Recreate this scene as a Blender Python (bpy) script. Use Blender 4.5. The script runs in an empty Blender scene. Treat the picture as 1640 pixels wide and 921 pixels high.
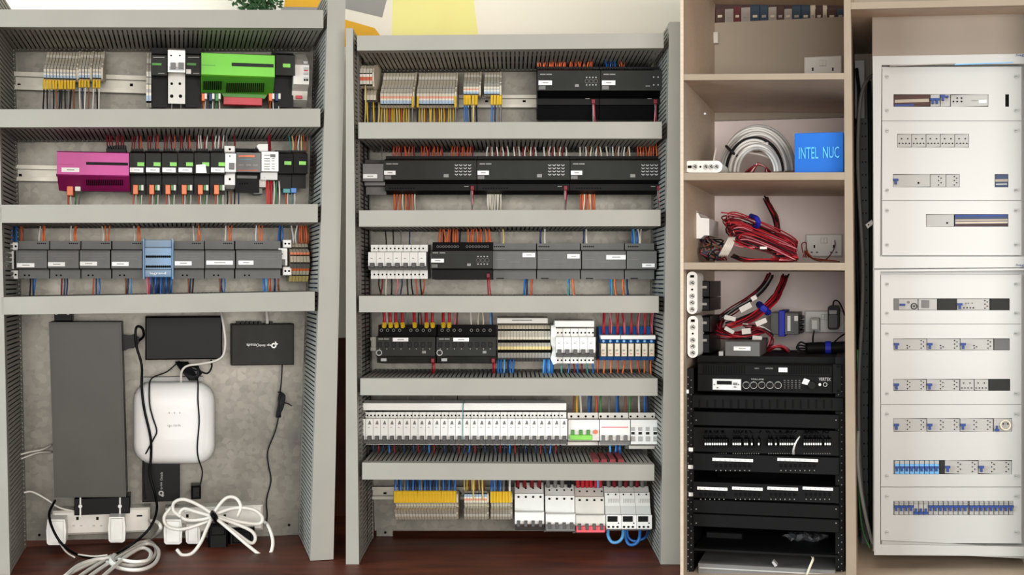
import bpy, math, random
from mathutils import Vector, Matrix
random.seed(7)
SC = bpy.context.scene
COL = SC.collection
# ------------------------------------------------------------------ camera
F, CX, CY, H = 2200.0, 820.0, 450.0, 0.568
cam = bpy.data.cameras.new('camera')
cam.sensor_fit = 'HORIZONTAL'; cam.sensor_width = 36.0
cam.lens = F/1640*36; cam.shift_y = -(460.5-CY)/1640
cam.clip_start = 0.05
cobj = bpy.data.objects.new('camera', cam); COL.objects.link(cobj)
cobj.location = (0, 0, H); cobj.rotation_euler = (math.pi/2, 0, 0)
SC.camera = cobj
# ------------------------------------------------------------------ world, lights, exposure
wd = bpy.data.worlds.new('world'); SC.world = wd; wd.use_nodes = True
wd.node_tree.nodes['Background'].inputs[0].default_value = (0.92, 0.96, 1.0, 1)
wd.node_tree.nodes['Background'].inputs[1].default_value = 0.3
def area(name, loc, target, sx, sy, power, col):
    l = bpy.data.lights.new(name, 'AREA'); l.shape = 'RECTANGLE'; l.size = sx; l.size_y = sy
    l.energy = power; l.color = col
    o = bpy.data.objects.new(name, l); COL.objects.link(o); o.location = loc
    o.rotation_euler = (Vector(target)-Vector(loc)).to_track_quat('-Z', 'Y').to_euler()
area('window_daylight', (-2.9, 1.2, 0.75), (0.3, 2.8, 0.55), 1.4, 1.4, 115, (0.78, 0.93, 1.0))
area('front_fill_light', (0.7, -1.7, 0.72), (0.4, 2.9, 0.6), 3.2, 1.2, 190, (1.0, 0.97, 0.93))  # soft fill added behind the camera to brighten the cabinet interior
area('ceiling_light', (0.3, 0.6, 2.8), (0.2, 2.9, 0.5), 1.8, 1.2, 26, (1.0, 0.95, 0.87))
vs = SC.view_settings
vs.view_transform = 'Standard'; vs.look = 'None'; vs.gamma = 1.0; vs.use_curve_mapping = False
vs.exposure = -0.12
# ------------------------------------------------------------------ materials
def lin(c):
    c = c/255.0
    return c/12.92 if c <= 0.04045 else ((c+0.055)/1.055)**2.4
MATS = {}
def mat(name, rgb, rough=0.5, metal=0.0, var=0.08, scale=40.0, trans=0.0, stretch=None, bump=0.0, emit=0, alpha=1.0):
    m = bpy.data.materials.new(name); m.use_nodes = True
    nt = m.node_tree; p = nt.nodes['Principled BSDF']
    c = [lin(x) for x in rgb]
    tc = nt.nodes.new('ShaderNodeTexCoord'); mp = nt.nodes.new('ShaderNodeMapping')
    nz = nt.nodes.new('ShaderNodeTexNoise'); rp = nt.nodes.new('ShaderNodeValToRGB')
    nt.links.new(tc.outputs['Object'], mp.inputs[0]); nt.links.new(mp.outputs[0], nz.inputs['Vector'])
    if stretch: mp.inputs['Scale'].default_value = stretch
    nz.inputs['Scale'].default_value = scale; nz.inputs['Detail'].default_value = 4
    rp.color_ramp.elements[0].position = 0.3; rp.color_ramp.elements[1].position = 0.7
    rp.color_ramp.elements[0].color = [x*(1-var) for x in c]+[1]
    rp.color_ramp.elements[1].color = [min(1, x*(1+var)) for x in c]+[1]
    nt.links.new(nz.outputs[0], rp.inputs[0]); nt.links.new(rp.outputs[0], p.inputs['Base Color'])
    p.inputs['Roughness'].default_value = rough; p.inputs['Metallic'].default_value = metal
    p.inputs['Transmission Weight'].default_value = trans
    p.inputs['Alpha'].default_value = alpha
    if max(rgb) < 60: p.inputs['Specular IOR Level'].default_value = 0.12
    elif max(rgb) < 130: p.inputs['Specular IOR Level'].default_value = 0.3
    if bump:
        b = nt.nodes.new('ShaderNodeBump'); b.inputs['Strength'].default_value = bump; b.inputs['Distance'].default_value = 0.002
        nt.links.new(nz.outputs[0], b.inputs['Height']); nt.links.new(b.outputs[0], p.inputs['Normal'])
    if emit:
        p.inputs['Emission Color'].default_value = c+[1]; p.inputs['Emission Strength'].default_value = emit
    MATS[name] = m
    return m
for a in [
 ('duct', (146,142,132), .5, 0, .04, 12), ('galv', (106,102,94), .36, .45, .28, 7), ('zinc', (150,146,135), .4, .6, .1, 30),
 ('black', (9,9,10), .4, 0, .1), ('blackface', (43,43,40), .5, 0, .1), ('softblack', (22,21,21), .55, 0, .12, 30), ('hole', (8,8,8), .8, 0, .1),
 ('dgrey', (96,95,92), .5, 0, .07, 60), ('mgrey', (112,109,106), .5, 0, .05), ('lgrey', (172,170,166), .5, 0, .05), ('print', (138,136,130), .6, 0, .3, 900),
 ('white', (232,230,224), .4, 0, .03), ('offwhite', (214,208,198), .45, 0, .05), ('beige', (216,206,184), .55, 0, .08, 90), ('beige2', (236,230,214), .55, 0, .06, 90),
 ('markblue', (176,196,214), .5, 0, .08, 200), ('jumper', (222,150,122), .5, 0, .08, 200), ('toggle', (84,82,80), .5, 0, .1), ('upscase', (64,62,55), .42, 0, .1, 12),
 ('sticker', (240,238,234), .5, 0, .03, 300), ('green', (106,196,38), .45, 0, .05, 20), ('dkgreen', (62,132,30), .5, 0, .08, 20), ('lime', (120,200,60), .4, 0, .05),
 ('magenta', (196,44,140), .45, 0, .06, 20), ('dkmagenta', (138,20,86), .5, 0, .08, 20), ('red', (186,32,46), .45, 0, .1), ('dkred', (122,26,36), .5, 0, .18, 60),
 ('orange', (226,110,52), .45, 0, .1), ('rust', (196,82,50), .5, 0, .14), ('yellow', (226,186,48), .45, 0, .08), ('paleyellow', (222,200,130), .5, 0, .08), ('blue', (38,104,176), .4, 0, .1),
 ('navy', (38,56,90), .45, 0, .12), ('skyblue', (90,160,210), .35, 0, .08), ('wwire', (222,216,206), .45, 0, .05), ('gwire', (120,116,112), .45, 0, .1), ('kwire', (32,32,34), .5, 0, .1),
 ('brown', (130,76,48), .5, 0, .12), ('pink', (206,120,130), .5, 0, .1), ('teal', (70,140,140), .5, 0, .1), ('grnwire', (70,130,70), .5, 0, .12), ('strap', (26,40,176), .6, 0, .1),
 ('bluebox', (3,96,186), .75, 0, .08, 8), ('bluetext', (60,176,240), .4, 0, .05), ('switchblue', (18,54,124), .45, 0, .08), ('clearblue', (150,196,236), .35, 0, .05, 20, 0, None, 0, 0, .38),
 ('relay', (206,190,160), .2, 0, .15, 120, .25), ('mcbred', (222,72,84), .45, 0, .05), ('dbwhite', (176,174,169), .3, 0, .025, 3), ('dbgrey', (158,155,149), .4, 0, .04),
 ('rackblack', (10,10,11), .5, 0, .12), ('rackface', (13,13,13), .62, 0, .1), ('silver', (200,200,196), .35, .3, .06), ('tray', (66,68,68), .5, .2, .12), ('screen', (16,18,18), .2, 0, .1),
 ('laminate', (196,176,154), .55, 0, .06, 30, 0, (1,1,8)), ('edge', (146,129,108), .55, 0, .05, 20), ('plaster', (246,232,228), .8, 0, .04, 6), ('taupe', (160,146,128), .55, 0, .05, 8),
 ('wall', (238,229,210), .85, 0, .025, 4), ('paintyellow', (240,230,146), .85, 0, .03, 5), ('paintorange', (226,168,44), .85, 0, .06, 6), ('paintgrey', (150,146,140), .85, 0, .04, 6),
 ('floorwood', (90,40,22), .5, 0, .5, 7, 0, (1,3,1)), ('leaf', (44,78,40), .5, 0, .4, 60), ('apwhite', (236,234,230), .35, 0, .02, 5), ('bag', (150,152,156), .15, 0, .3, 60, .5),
 ('bookred', (92,34,38), .6), ('bookblue', (44,60,76), .6), ('bookgrey', (150,140,132), .6), ('bookcream', (196,180,156), .6), ('bookbrown', (70,44,38), .6), ('pot', (150,90,60), .7), ('fascia', (134,119,103), .55, 0, .05, 8),
 ]: mat(*a)
def galv_extra():
    # spangled zinc: small crystal cells of slightly different brightness over soft blotches
    m = MATS['galv']; nt = m.node_tree; p = nt.nodes['Principled BSDF']
    tc = nt.nodes.new('ShaderNodeTexCoord'); v = nt.nodes.new('ShaderNodeTexVoronoi'); v.inputs['Scale'].default_value = 90
    nt.links.new(tc.outputs['Object'], v.inputs['Vector'])
    mr = nt.nodes.new('ShaderNodeMapRange'); mr.inputs[3].default_value = .8; mr.inputs[4].default_value = 1.15
    nt.links.new(v.outputs['Color'], mr.inputs[0])
    mx = nt.nodes.new('ShaderNodeMix'); mx.data_type = 'RGBA'; mx.blend_type = 'MULTIPLY'; mx.inputs[0].default_value = 1.0
    old = p.inputs['Base Color'].links[0].from_socket
    nt.links.new(old, mx.inputs[6]); nt.links.new(mr.outputs[0], mx.inputs[7]); nt.links.new(mx.outputs[2], p.inputs['Base Color'])
galv_extra()
# ------------------------------------------------------------------ panel frames: pixel + depth -> real point on that board
PAN = {}
def panel(k, ang, pxref, zref, d):
    eu = Vector((math.cos(ang), math.sin(ang))); bk = Vector((-math.sin(ang), math.cos(ang)))
    D = Vector(((pxref-CX)/F*zref, zref)).dot(bk)
    O = Vector((0, 0, H)) + Vector((bk.x, bk.y, 0))*(D+d)
    PAN[k] = dict(eu=eu, bk=bk, D=D, d=d, M=Matrix.Translation(O) @ Matrix.Rotation(ang, 4, 'Z'), ang=ang)
panel(1, math.atan(530/F), 553, 2.80, 0.30)
panel(2, 0.0, 820, 2.75, 0.30)
panel(3, -math.atan(580/F), 1093, 2.60, 0.52)
CUR = [1]
def P(px, py, w):
    q = PAN[CUR[0]]; r = Vector(((px-CX)/F, 1.0)); t = (q['D']+q['d']*(1-w))/r.dot(q['bk'])
    return Vector((t*r.dot(q['eu']), -w*q['d'], t*(CY-py)/F))
def back_y(yf, w):      # where an edge at front height yf shows at depth w
    q = PAN[CUR[0]]; return CY+(yf-CY)*q['D']/(q['D']+q['d']*(1-w))
def floor_w(px, py, lift=3.0):    # depth at which a point seen at (px, py) lies on the floor
    q = PAN[CUR[0]]; r = Vector(((px-CX)/F, 1.0)); t = (H-lift*.00125)/((py-CY)/F)
    return 1-(t*r.dot(q['bk'])-q['D'])/q['d']
def unit(w=1.0): return (PAN[CUR[0]]['D']+PAN[CUR[0]]['d']*(1-w))/F     # metres for one photo pixel
def fr(px): return px*unit()/PAN[CUR[0]]['d']                          # pixels of depth as depth fraction
ORG = {}
class B:
    def __init__(s): s.v, s.f, s.m, s.mats = [], [], [], []
    def mi(s, n):
        if n not in s.mats: s.mats.append(n)
        return s.mats.index(n)
    def add(s, vs, fs, m):
        o = len(s.v); s.v += [Vector(x) for x in vs]
        for i, f in enumerate(fs):
            s.f.append([o+j for j in f]); s.m.append(s.mi(m[i] if isinstance(m, list) else m))
    def prism(s, ring0, ring1, m):
        n = len(ring0)
        s.add(list(ring0)+list(ring1), [list(range(n))[::-1], list(range(n, 2*n))]+[[i, (i+1) % n, n+(i+1) % n, n+i] for i in range(n)], m)
    def box(s, x0, y0, x1, y1, w0, w1, m, ch=0):
        cx, cy = (x0+x1)/2, (y0+y1)/2; d = PAN[CUR[0]]['d']
        a, b = P(x0, cy, w1).x, P(x1, cy, w1).x; t, u = P(cx, y0, w1).z, P(cx, y1, w1).z
        R = lambda w, i: [(a+i, -w*d, u+i), (b-i, -w*d, u+i), (b-i, -w*d, t-i), (a+i, -w*d, t-i)]
        if not ch: s.prism(R(w0, 0), R(w1, 0), m); return s
        c = ch*unit(w1); wm = w1-c/d
        o = R(w0, 0)+R(wm, 0)+R(w1, c)
        fs = [[3, 2, 1, 0], [8, 9, 10, 11]]
        for k in (0, 4): fs += [[k+i, k+(i+1) % 4, k+4+(i+1) % 4, k+4+i] for i in range(4)]
        s.add(o, fs, m); return s
    def poly(s, pts, w0, w1, m):
        d = PAN[CUR[0]]['d']; fr_ = [P(x, y, w1) for x, y in pts]
        area2 = sum(fr_[i].x*fr_[(i+1) % len(fr_)].z-fr_[(i+1) % len(fr_)].x*fr_[i].z for i in range(len(fr_)))
        if area2 < 0: fr_ = fr_[::-1]
        s.prism([Vector((p.x, -w0*d, p.z)) for p in fr_], fr_, m); return s
    def prof(s, x0, x1, pts, m):
        # side profile: points (photo y, depth, [material of the strip that starts here]); runs across from x0 to x1
        cx = (x0+x1)/2; top = max(pts, key=lambda p: p[1])
        a, b = P(x0, top[0], top[1]).x, P(x1, top[0], top[1]).x
        L, R = [], []
        for p in pts:
            q = P(cx, p[0], p[1]); L.append((a, q.y, q.z)); R.append((b, q.y, q.z))
        n = len(pts)
        ms = [m, m]+[(p[2] if len(p) > 2 else m) for p in pts]
        s.add(L+R, [list(range(n)), list(range(n, 2*n))[::-1]]+[[i, n+i, n+(i+1) % n, (i+1) % n] for i in range(n)], ms); return s
    def quad(s, x0, y0, x1, y1, w0, w1, m): return s.poly([(x0, y0), (x1, y0), (x1, y1), (x0, y1)], w0, w1, m)
    def disc(s, px, py, r, w0, w1, m, n=8, ry=None):
        d = PAN[CUR[0]]['d']; c = P(px, py, w1); R = r*unit(w1); S = (ry or r)*unit(w1)
        ring = lambda w: [Vector((c.x+R*math.cos(2*math.pi*i/n), -w*d, c.z+S*math.sin(2*math.pi*i/n))) for i in range(n)]
        s.prism(ring(w0), ring(w1), m); return s
    def ring(s, px, py, r, r2, w0, w1, m, n=10):
        d = PAN[CUR[0]]['d']; c = P(px, py, w1); u = unit(w1); vs = []
        for w in (w0, w1):
            for rr in (r*u, r2*u): vs += [Vector((c.x+rr*math.cos(2*math.pi*i/n), -w*d, c.z+rr*math.sin(2*math.pi*i/n))) for i in range(n)]
        fs = []
        for i in range(n):
            j = (i+1) % n; fs += [[2*n+i, 2*n+j, 3*n+j, 3*n+i][::-1], [i, j, 2*n+j, 2*n+i], [n+i, n+j, 3*n+j, 3*n+i][::-1]]
        s.add(vs, fs, m); return s
    def tube(s, pts, r, m, n=6, sub=4, local=False, r1=None):
        q = [Vector(p) if local else P(*p) for p in pts]
        if sub > 1 and len(q) > 2:
            e = [q[0]*2-q[1]]+q+[q[-1]*2-q[-2]]; c = []
            for i in range(1, len(e)-2):
                for j in range(sub):
                    t = j/sub; p0, p1, p2, p3 = e[i-1:i+3]
                    c.append(.5*((2*p1)+(p2-p0)*t+(2*p0-5*p1+4*p2-p3)*t*t+(3*p1-p0-3*p2+p3)*t**3))
            q = c+[q[-1]]
        R = r*unit(); T = (r1 or r)*unit(); vs = []; N = len(q)
        up = None
        for i, p in enumerate(q):
            tg = (q[min(i+1, N-1)]-q[max(i-1, 0)])
            tg = tg.normalized() if tg.length > 1e-9 else Vector((0, 0, 1))
            if up is None: up = tg.orthogonal().normalized()
            up = (up-tg*up.dot(tg)); up = up.normalized() if up.length > 1e-6 else tg.orthogonal().normalized()
            sd = tg.cross(up); rr = R+(T-R)*i/max(1, N-1)
            vs += [p+(up*math.cos(2*math.pi*k/n)+sd*math.sin(2*math.pi*k/n))*rr for k in range(n)]
        fs = [list(range(n))[::-1], list(range((N-1)*n, N*n))]
        for i in range(N-1): fs += [[i*n+k, i*n+(k+1) % n, (i+1)*n+(k+1) % n, (i+1)*n+k] for k in range(n)]
        s.add(vs, fs, m); return s
    def mk(s, name, parent=None, label=None, cat=None, group=None, kind=None, smooth=False):
        if parent is None:
            lo = [min(v[i] for v in s.v) for i in range(3)]; hi = [max(v[i] for v in s.v) for i in range(3)]
            org = Vector(((lo[0]+hi[0])/2, (lo[1]+hi[1])/2, lo[2]))
        else: org = ORG[parent]
        me = bpy.data.meshes.new(name); me.from_pydata([v-org for v in s.v], [], s.f)
        for n in s.mats: me.materials.append(MATS[n])
        me.polygons.foreach_set('material_index', s.m)
        if smooth: me.polygons.foreach_set('use_smooth', [True]*len(s.f))
        me.update()
        o = bpy.data.objects.new(name, me); COL.objects.link(o); ORG[o] = org
        if parent is None: o.matrix_world = PAN[CUR[0]]['M'] @ Matrix.Translation(org)
        else: o.parent = parent
        if parent is not None and not kind and name.endswith(('_row', '_set')): kind = 'stuff'
        tag(o, label, cat, group, kind); return o
def tag(o, label=None, cat=None, group=None, kind=None):
    for k, v in (('label', label), ('category', cat), ('group', group), ('kind', kind)):
        if v: o[k] = v
def E(name, label, cat, px, py, w, group=None):
    o = bpy.data.objects.new(name, None); COL.objects.link(o); o.empty_display_size = .01
    ORG[o] = P(px, py, w); o.matrix_world = PAN[CUR[0]]['M'] @ Matrix.Translation(ORG[o])
    tag(o, label, cat, group); return o
def dup(root, px, py, w, label, group=None):
    def cp(o, par):
        c = o.copy(); COL.objects.link(c)
        if par: c.parent = par
        for ch in o.children: cp(ch, c)
        return c
    r = cp(root, None); ORG[r] = P(px, py, w)
    r.matrix_world = PAN[CUR[0]]['M'] @ Matrix.Translation(ORG[r]); r['label'] = label
    if group: r['group'] = group
    return r
def txt(s, px, py, h, w, m, parent, rot=0.0, wid=None, name='lettering'):
    cu = bpy.data.curves.new('t', 'FONT'); cu.body = s; cu.size = 1; cu.align_x = 'CENTER'; cu.align_y = 'CENTER'
    cu.resolution_u = 2; cu.extrude = 0.0
    t = bpy.data.objects.new('t', cu); me = bpy.data.meshes.new_from_object(t)
    bpy.data.objects.remove(t); bpy.data.curves.remove(cu)
    xs = [v.co.x for v in me.vertices]; ys = [v.co.y for v in me.vertices]
    u = unit(w); sy = h*u/max(1e-6, max(ys)-min(ys)); sx = sy if not wid else wid*u/(max(xs)-min(xs))
    mx, my = (max(xs)+min(xs))/2, (max(ys)+min(ys))/2
    c = P(px, py, w)-ORG[parent]; ca, sa = math.cos(rot), math.sin(rot)
    for v in me.vertices:
        x, y = (v.co.x-mx)*sx, (v.co.y-my)*sy
        v.co = Vector((c.x+x*ca-y*sa, c.y, c.z+x*sa+y*ca))
    me.materials.clear(); me.materials.append(MATS[m])
    o = bpy.data.objects.new(name, me); COL.objects.link(o); o.parent = parent; ORG[o] = ORG[parent]
    return o
NTH = ['leftmost', 'second', 'third', 'fourth', 'fifth', 'sixth', 'seventh', 'eighth', 'ninth', 'tenth', 'eleventh', 'twelfth']
def nth(i): return NTH[i] if i < 12 else ('%dth' % (i+1) if (i+1) % 10 not in (1, 2, 3) or 10 < i+1 < 20 else '%d%s' % (i+1, {1: 'st', 2: 'nd', 3: 'rd'}[(i+1) % 10]))
WQ = []
def wires(label, spec, y0, yf, w0=.42, w1=.42, r=1.0, jit=2.0, group=None, ferr=None, fl=12, bow=2.0, over=7):
    # each wire runs from a clamp at photo height y0 into the trunking whose front edge is at yf
    up = yf < y0; edge = back_y(yf, w1); ye = edge+(-over if up else over); s = -1 if up else 1
    for x, c in spec:
        j = random.uniform(-jit, jit); bw = random.uniform(-bow, bow); ws = w1+random.uniform(-.05, .05)
        pts = [(x, y0, w0), (x+bw*.5, y0+(ye-y0)*.35, w0+.02), (x+j*.6+bw*.4, y0+(ye-y0)*.7, (w0+ws)/2), (x+j, ye, ws)]
        fp = [(x, y0-s*1.5, w0+.012), (x+bw*.3, y0+s*fl, w0+.03)] if ferr else None
        WQ.append((CUR[0], label.replace('#', CN.get(c, c)), x, pts, r, c, fp, ferr, abs(edge-y0)*r))
def build_wires():
    # the 300 wires that show largest are objects of their own, the thin rest is one mass
    groups = {}
    for q in WQ: groups.setdefault((q[0], q[1]), []).append(q)
    order = sorted(groups.items(), key=lambda g: -sum(q[8] for q in g[1])/len(g[1]))
    left = 300; rest = []
    for (k, lab), qs in order:
        if len(qs) > left: rest += qs; continue
        left -= len(qs); CUR[0] = k; qs.sort(key=lambda q: q[2])
        for i, q in enumerate(qs):
            l = lab if len(qs) == 1 else '%s, %s%s' % (lab, nth(i), '' if i == 0 else ' from left')
            o = B().tube(q[3], q[4], q[5], 5, 3).mk('wire', None, l, 'wire', 'wires: '+lab if len(qs) > 1 else None, smooth=True)
            if q[6]: B().tube(q[6], q[4]*1.55, q[7], 6, 1).mk('ferrule', o)
    allb = B()
    for k in (1, 2):
        CUR[0] = k; b = B()
        for q in rest:
            if q[0] != k: continue
            b.tube(q[3], q[4], q[5], 5, 3)
            if q[6]: b.tube(q[6], q[4]*1.55, q[7], 6, 1)
        T = PAN[2]['M'].inverted() @ PAN[k]['M']; o = len(allb.v)
        allb.v += [T @ v for v in b.v]; allb.f += [[o+i for i in f] for f in b.f]; allb.m += [allb.mi(b.mats[m]) for m in b.m]
    CUR[0] = 2
    if rest: allb.mk('thin_wiring', None, 'many short thin wires between small clamps and trunking slots', 'wiring', kind='stuff', smooth=True)
CN = dict(orange='orange', rust='rust-red', wwire='white', gwire='grey', kwire='black', blue='blue', navy='dark blue', red='red', dkred='dark red', brown='brown', yellow='yellow',
          paleyellow='pale yellow', pink='pink', teal='teal', grnwire='green', skyblue='light blue', beige='beige')
def spread(x0, x1, n, cols): return [(x0+(x1-x0)*i/max(1, n-1)+random.uniform(-.6, .6), cols[i % len(cols)]) for i in range(n)]
# ================================================================== the room
def world_box(name, lo, hi, m, kind='structure', parent=None):
    me = bpy.data.meshes.new(name)
    vs = [(x, y, z) for x in (lo[0], hi[0]) for y in (lo[1], hi[1]) for z in (lo[2], hi[2])]
    me.from_pydata(vs, [], [(0, 1, 3, 2), (4, 6, 7, 5), (0, 4, 5, 1), (2, 3, 7, 6), (0, 2, 6, 4), (1, 5, 7, 3)])
    me.materials.append(MATS[m]); o = bpy.data.objects.new(name, me); COL.objects.link(o)
    if kind: o['kind'] = kind
    if parent: o.parent = parent
    return o
fl = world_box('floor', (-4, -2.5, -.05), (4, 3.42, 0), 'floorwood'); tag(fl, 'dark red-brown polished wooden floor')
WY = 3.34
wl = world_box('wall_back', (-4, WY, 0), (4, WY+.08, 3.2), 'wall'); tag(wl, 'white painted wall behind the two boards')
sk = world_box('baseboard_shade_panel', (-4, WY-.02, 0), (4, WY, .43), 'floorwood'); tag(sk, 'dark baseboard raised up the wall to stand in for shade between the boards')  # raised above baseboard height; its dark colour stands in for shade between the boards
def mural(pts, m, label):       # flat painted shapes on the wall plaster
    def wp(px, py): return ((px-CX)/F*WY, (CY-py)/F*WY+H)
    q = [wp(*p) for p in pts]; n = len(q); me = bpy.data.meshes.new('painted_shape')
    vs = [(x, WY-.001, z) for x, z in q]+[(x, WY+.0005, z) for x, z in q]
    me.from_pydata(vs, [], [list(range(n)), list(range(n, 2*n))[::-1]]+[[i, n+i, n+(i+1) % n, (i+1) % n] for i in range(n)])
    me.materials.append(MATS[m]); o = bpy.data.objects.new('painted_shape', me); COL.objects.link(o); o.parent = wl; o['label'] = label
mural([(632, -180), (735, -180), (766, 56), (766, 75), (628, 75), (628, 50)], 'paintyellow', 'pale yellow painted shape')
mural([(520, 22), (600, 45), (609, 57), (607, 75), (520, 75)], 'paintorange', 'orange painted shape')
mural([(520, -80), (640, -80), (612, 28), (520, 6)], 'paintgrey', 'grey painted shape')
mural([(462, -60), (519, -60), (519, 12), (455, 11)], 'paintorange', 'small orange painted shape')
mural([(450, 11), (519, 12), (519, 24), (450, 24)], 'paintgrey', 'grey painted stripe')
# ================================================================== mounting boards and slotted trunking
def trunk(label, c, edges, pitch=7.2, seed=0):
    TL, TR, BR, BL = c; d = PAN[CUR[0]]['d']
    mx = sum(p[0] for p in c)/4; by = max(p[1] for p in c)
    t = E('slotted_trunking', label, 'cable trunking', mx, by, .0, 'slotted cable trunking')
    B().poly(c, .955, 1.0, 'duct').mk('lid', t)
    B().poly(c, 0.0, .012, 'duct').mk('base', t)
    cen = sum((P(x, y, 1) for x, y in c), Vector())/4
    fb = B(); (ea, eb), (ec, ed) = edges
    for i in range(8):
        fy = (.27, .5, .73)[i % 3]; wv = .16+.66*(i/7.0)
        e0 = P(*c[ea], 1).lerp(P(*c[ec], 1), fy); e1 = P(*c[eb], 1).lerp(P(*c[ed], 1), fy); m_ = (e1-e0)*.012
        q0, q1 = e0+m_, e1-m_
        pts = [q0.lerp(q1, k/5)+Vector((0, d-wv*d, random.uniform(-.3, .3)*unit())) for k in range(6)]
        fb.tube(pts, 6.2, ['kwire', 'dkred', 'navy', 'kwire', 'brown', 'kwire', 'gwire', 'kwire'][i], 6, 1, local=True)
    fb.mk('inner_cable_set', t, smooth=True)
    for a, b in edges:
        A, Z = P(*c[a], 1), P(*c[b], 1); L = (Z-A).length; u = (Z-A)/L
        nrm = Vector((-u.z, 0, u.x))
        if nrm.dot(cen-A) < 0: nrm = -nrm
        th = 1.6*unit(); bb = B()
        def seg(s0, s1, w0, w1):
            r = lambda w: [A+u*s0+Vector((0, d-w*d, 0)), A+u*s1+Vector((0, d-w*d, 0)), A+u*s1+nrm*th+Vector((0, d-w*d, 0)), A+u*s0+nrm*th+Vector((0, d-w*d, 0))]
            bb.prism(r(w0), r(w1), 'duct')
        seg(0, L, .01, .09); seg(0, L, .90, .96)
        n = int(L/(pitch*unit())); st = L/n
        for i in range(n): seg(i*st+st*.17, i*st+st*.83, .09, .90)
        bb.mk('slotted_side', t, kind='stuff')
    return t
H_ED = [(3, 2), (0, 1)]; V_ED = [(1, 2), (0, 3)]
def htr(label, xl, xr, l0, l1, r0, r1): return trunk(label, [(xl, l0), (xr, r0), (xr, r1), (xl, l1)], H_ED)
def board(label, c, tabs):
    b = B().poly(c, -.02, 0.0, 'galv'); t = b.mk('mounting_plate', None, label, 'mounting plate')
    for x, y in tabs:
        q = B().box(x-13, y-8, x+13, y+5, -.02, .004, 'galv').mk('fixing_tab', t)
        B().disc(x+1, y-1, 2.2, .004, .008, 'hole').mk('screw_hole', q)
def rail(label, x0, x1, y0, y1, m='zinc'):
    h = y1-y0
    t = E('din_rail', label, 'mounting rail', (x0+x1)/2, y1, .03)
    B().box(x0, y0, x1, y0+h*.25, .085, .1, m).box(x0, y1-h*.25, x1, y1, .085, .1, m).mk('flange', t)
    B().box(x0, y0+h*.2, x1, y1-h*.2, .01, .04, m).mk('web', t)
    b = B()
    for i in range(int((x1-x0)/60)): b.box(x0+22+i*60, y0+h*.42, x0+27+i*60, y0+h*.58, .04, .043, 'hole')
    b.mk('slot_row', t)
CUR[0] = 1
board('galvanised steel mounting plate of the left board with the coloured modules', [(-25, 30), (520, 30), (498, 858), (30, 866)], [(62, 858), (462, 842)])
trunk('tall grey slotted trunking down the left edge of the left board', [(-45, -25), (-6, -25), (16, 921), (-24, 921)], V_ED)
trunk('tall grey slotted trunking down the right edge of the left board', [(526, -25), (554, -25), (534, 896), (497, 898)], V_ED)
htr('top grey horizontal trunking above the bright green module', -4, 518, 15, 43, 16, 45)
htr('grey horizontal trunking between green and magenta modules', -4, 513, 175, 204, 174, 203)
htr('grey horizontal trunking below the magenta module', -3, 509, 328, 357, 327, 356)
htr('grey horizontal trunking above the tall black box', 2, 504, 476, 504, 467, 498)
rail('steel rail carrying the bright green module', 6, 488, 122, 150)
rail('steel rail carrying the magenta module', 8, 487, 268, 293)
rail('steel rail behind the dark grey modules of the left board', 10, 486, 405, 428)
CUR[0] = 2
board('galvanised steel mounting plate of the middle board of breakers', [(578, 80), (1060, 76), (1040, 850), (600, 850)], [(616, 854)])
trunk('tall grey slotted trunking down the left edge of the middle board', [(554, 45), (565, 45), (575, 904), (554, 904)], V_ED)
trunk('tall grey slotted trunking down the right edge of the middle board', [(1072, 35), (1092, 35), (1092, 904), (1058, 904)], V_ED)
htr('top grey horizontal trunking of the middle board under the yellow mural', 572, 1063, 57, 81, 53, 77)
htr('second grey horizontal trunking of the middle board, below pale terminal blocks', 574, 1060, 196, 222, 195, 222)
htr('third grey horizontal trunking of the middle board, above seven breakers', 575, 1058, 337, 363, 336, 362)
htr('fourth grey horizontal trunking of the middle board, below seven breakers', 575, 1055, 474, 500, 474, 501)
htr('fifth grey horizontal trunking of the middle board, above long breaker row', 577, 1053, 606, 633, 606, 634)
htr('lowest grey horizontal trunking of the middle board, below long breaker row', 580, 1048, 741, 768, 744, 770)
rail('steel rail behind the pale terminal blocks of the middle board', 575, 1058, 152, 172)
rail('steel rail behind the wide black modules with red plugs', 577, 1056, 268, 290)
rail('steel rail behind the seven white breakers', 578, 1055, 406, 430)
rail('steel rail behind the blue relays', 580, 1052, 540, 562)
rail('steel rail behind the long row of breakers', 582, 1050, 675, 698)
rail('steel rail behind the lowest row of terminals and timers', 592, 1044, 780, 800)
# ================================================================== generic DIN modules
def module(name, label, cat, x0, x1, ys, body, face=None, wt=.42, wf=.6, group=None, slope=2):
    y0, a, b, y1 = ys; cx = (x0+x1)/2; g = .4
    t = E(name, label, cat, cx, y1, .1, group)
    B().prof(x0+g, x1-g, [(y0, .1), (y0, wt), (a-slope, wt), (a, wf-.02), (a+.5, wf, face or body), (b-.5, wf), (b, wf-.02), (b+slope, wt), (y1, wt), (y1, .1)], body).mk('housing', t)
    return t
def sticker(t, x0, y0, x1, y1, w, m='sticker', name='label_sticker', mark=True):
    o = B().box(x0, y0, x1, y1, w, w+fr(.5), m).mk(name, t)
    if mark and x1-x0 > 12:
        cy = (y0+y1)/2; B().box(x0+(x1-x0)*.3, cy-.7, x1-(x1-x0)*.28, cy+.7, w+fr(.5), w+fr(.6), 'print').mk('printed_line', o)
def holes(t, xs, y, w, rx=1.3, ry=1.5, m='hole', name='clamp_hole_row'):
    b = B()
    for x in xs: b.disc(x, y, rx, w, w+fr(.3), m, 6, ry)
    b.mk(name, t)
def rng(x0, x1, n): return [x0+(x1-x0)*i/max(1, n-1) for i in range(n)]
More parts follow.
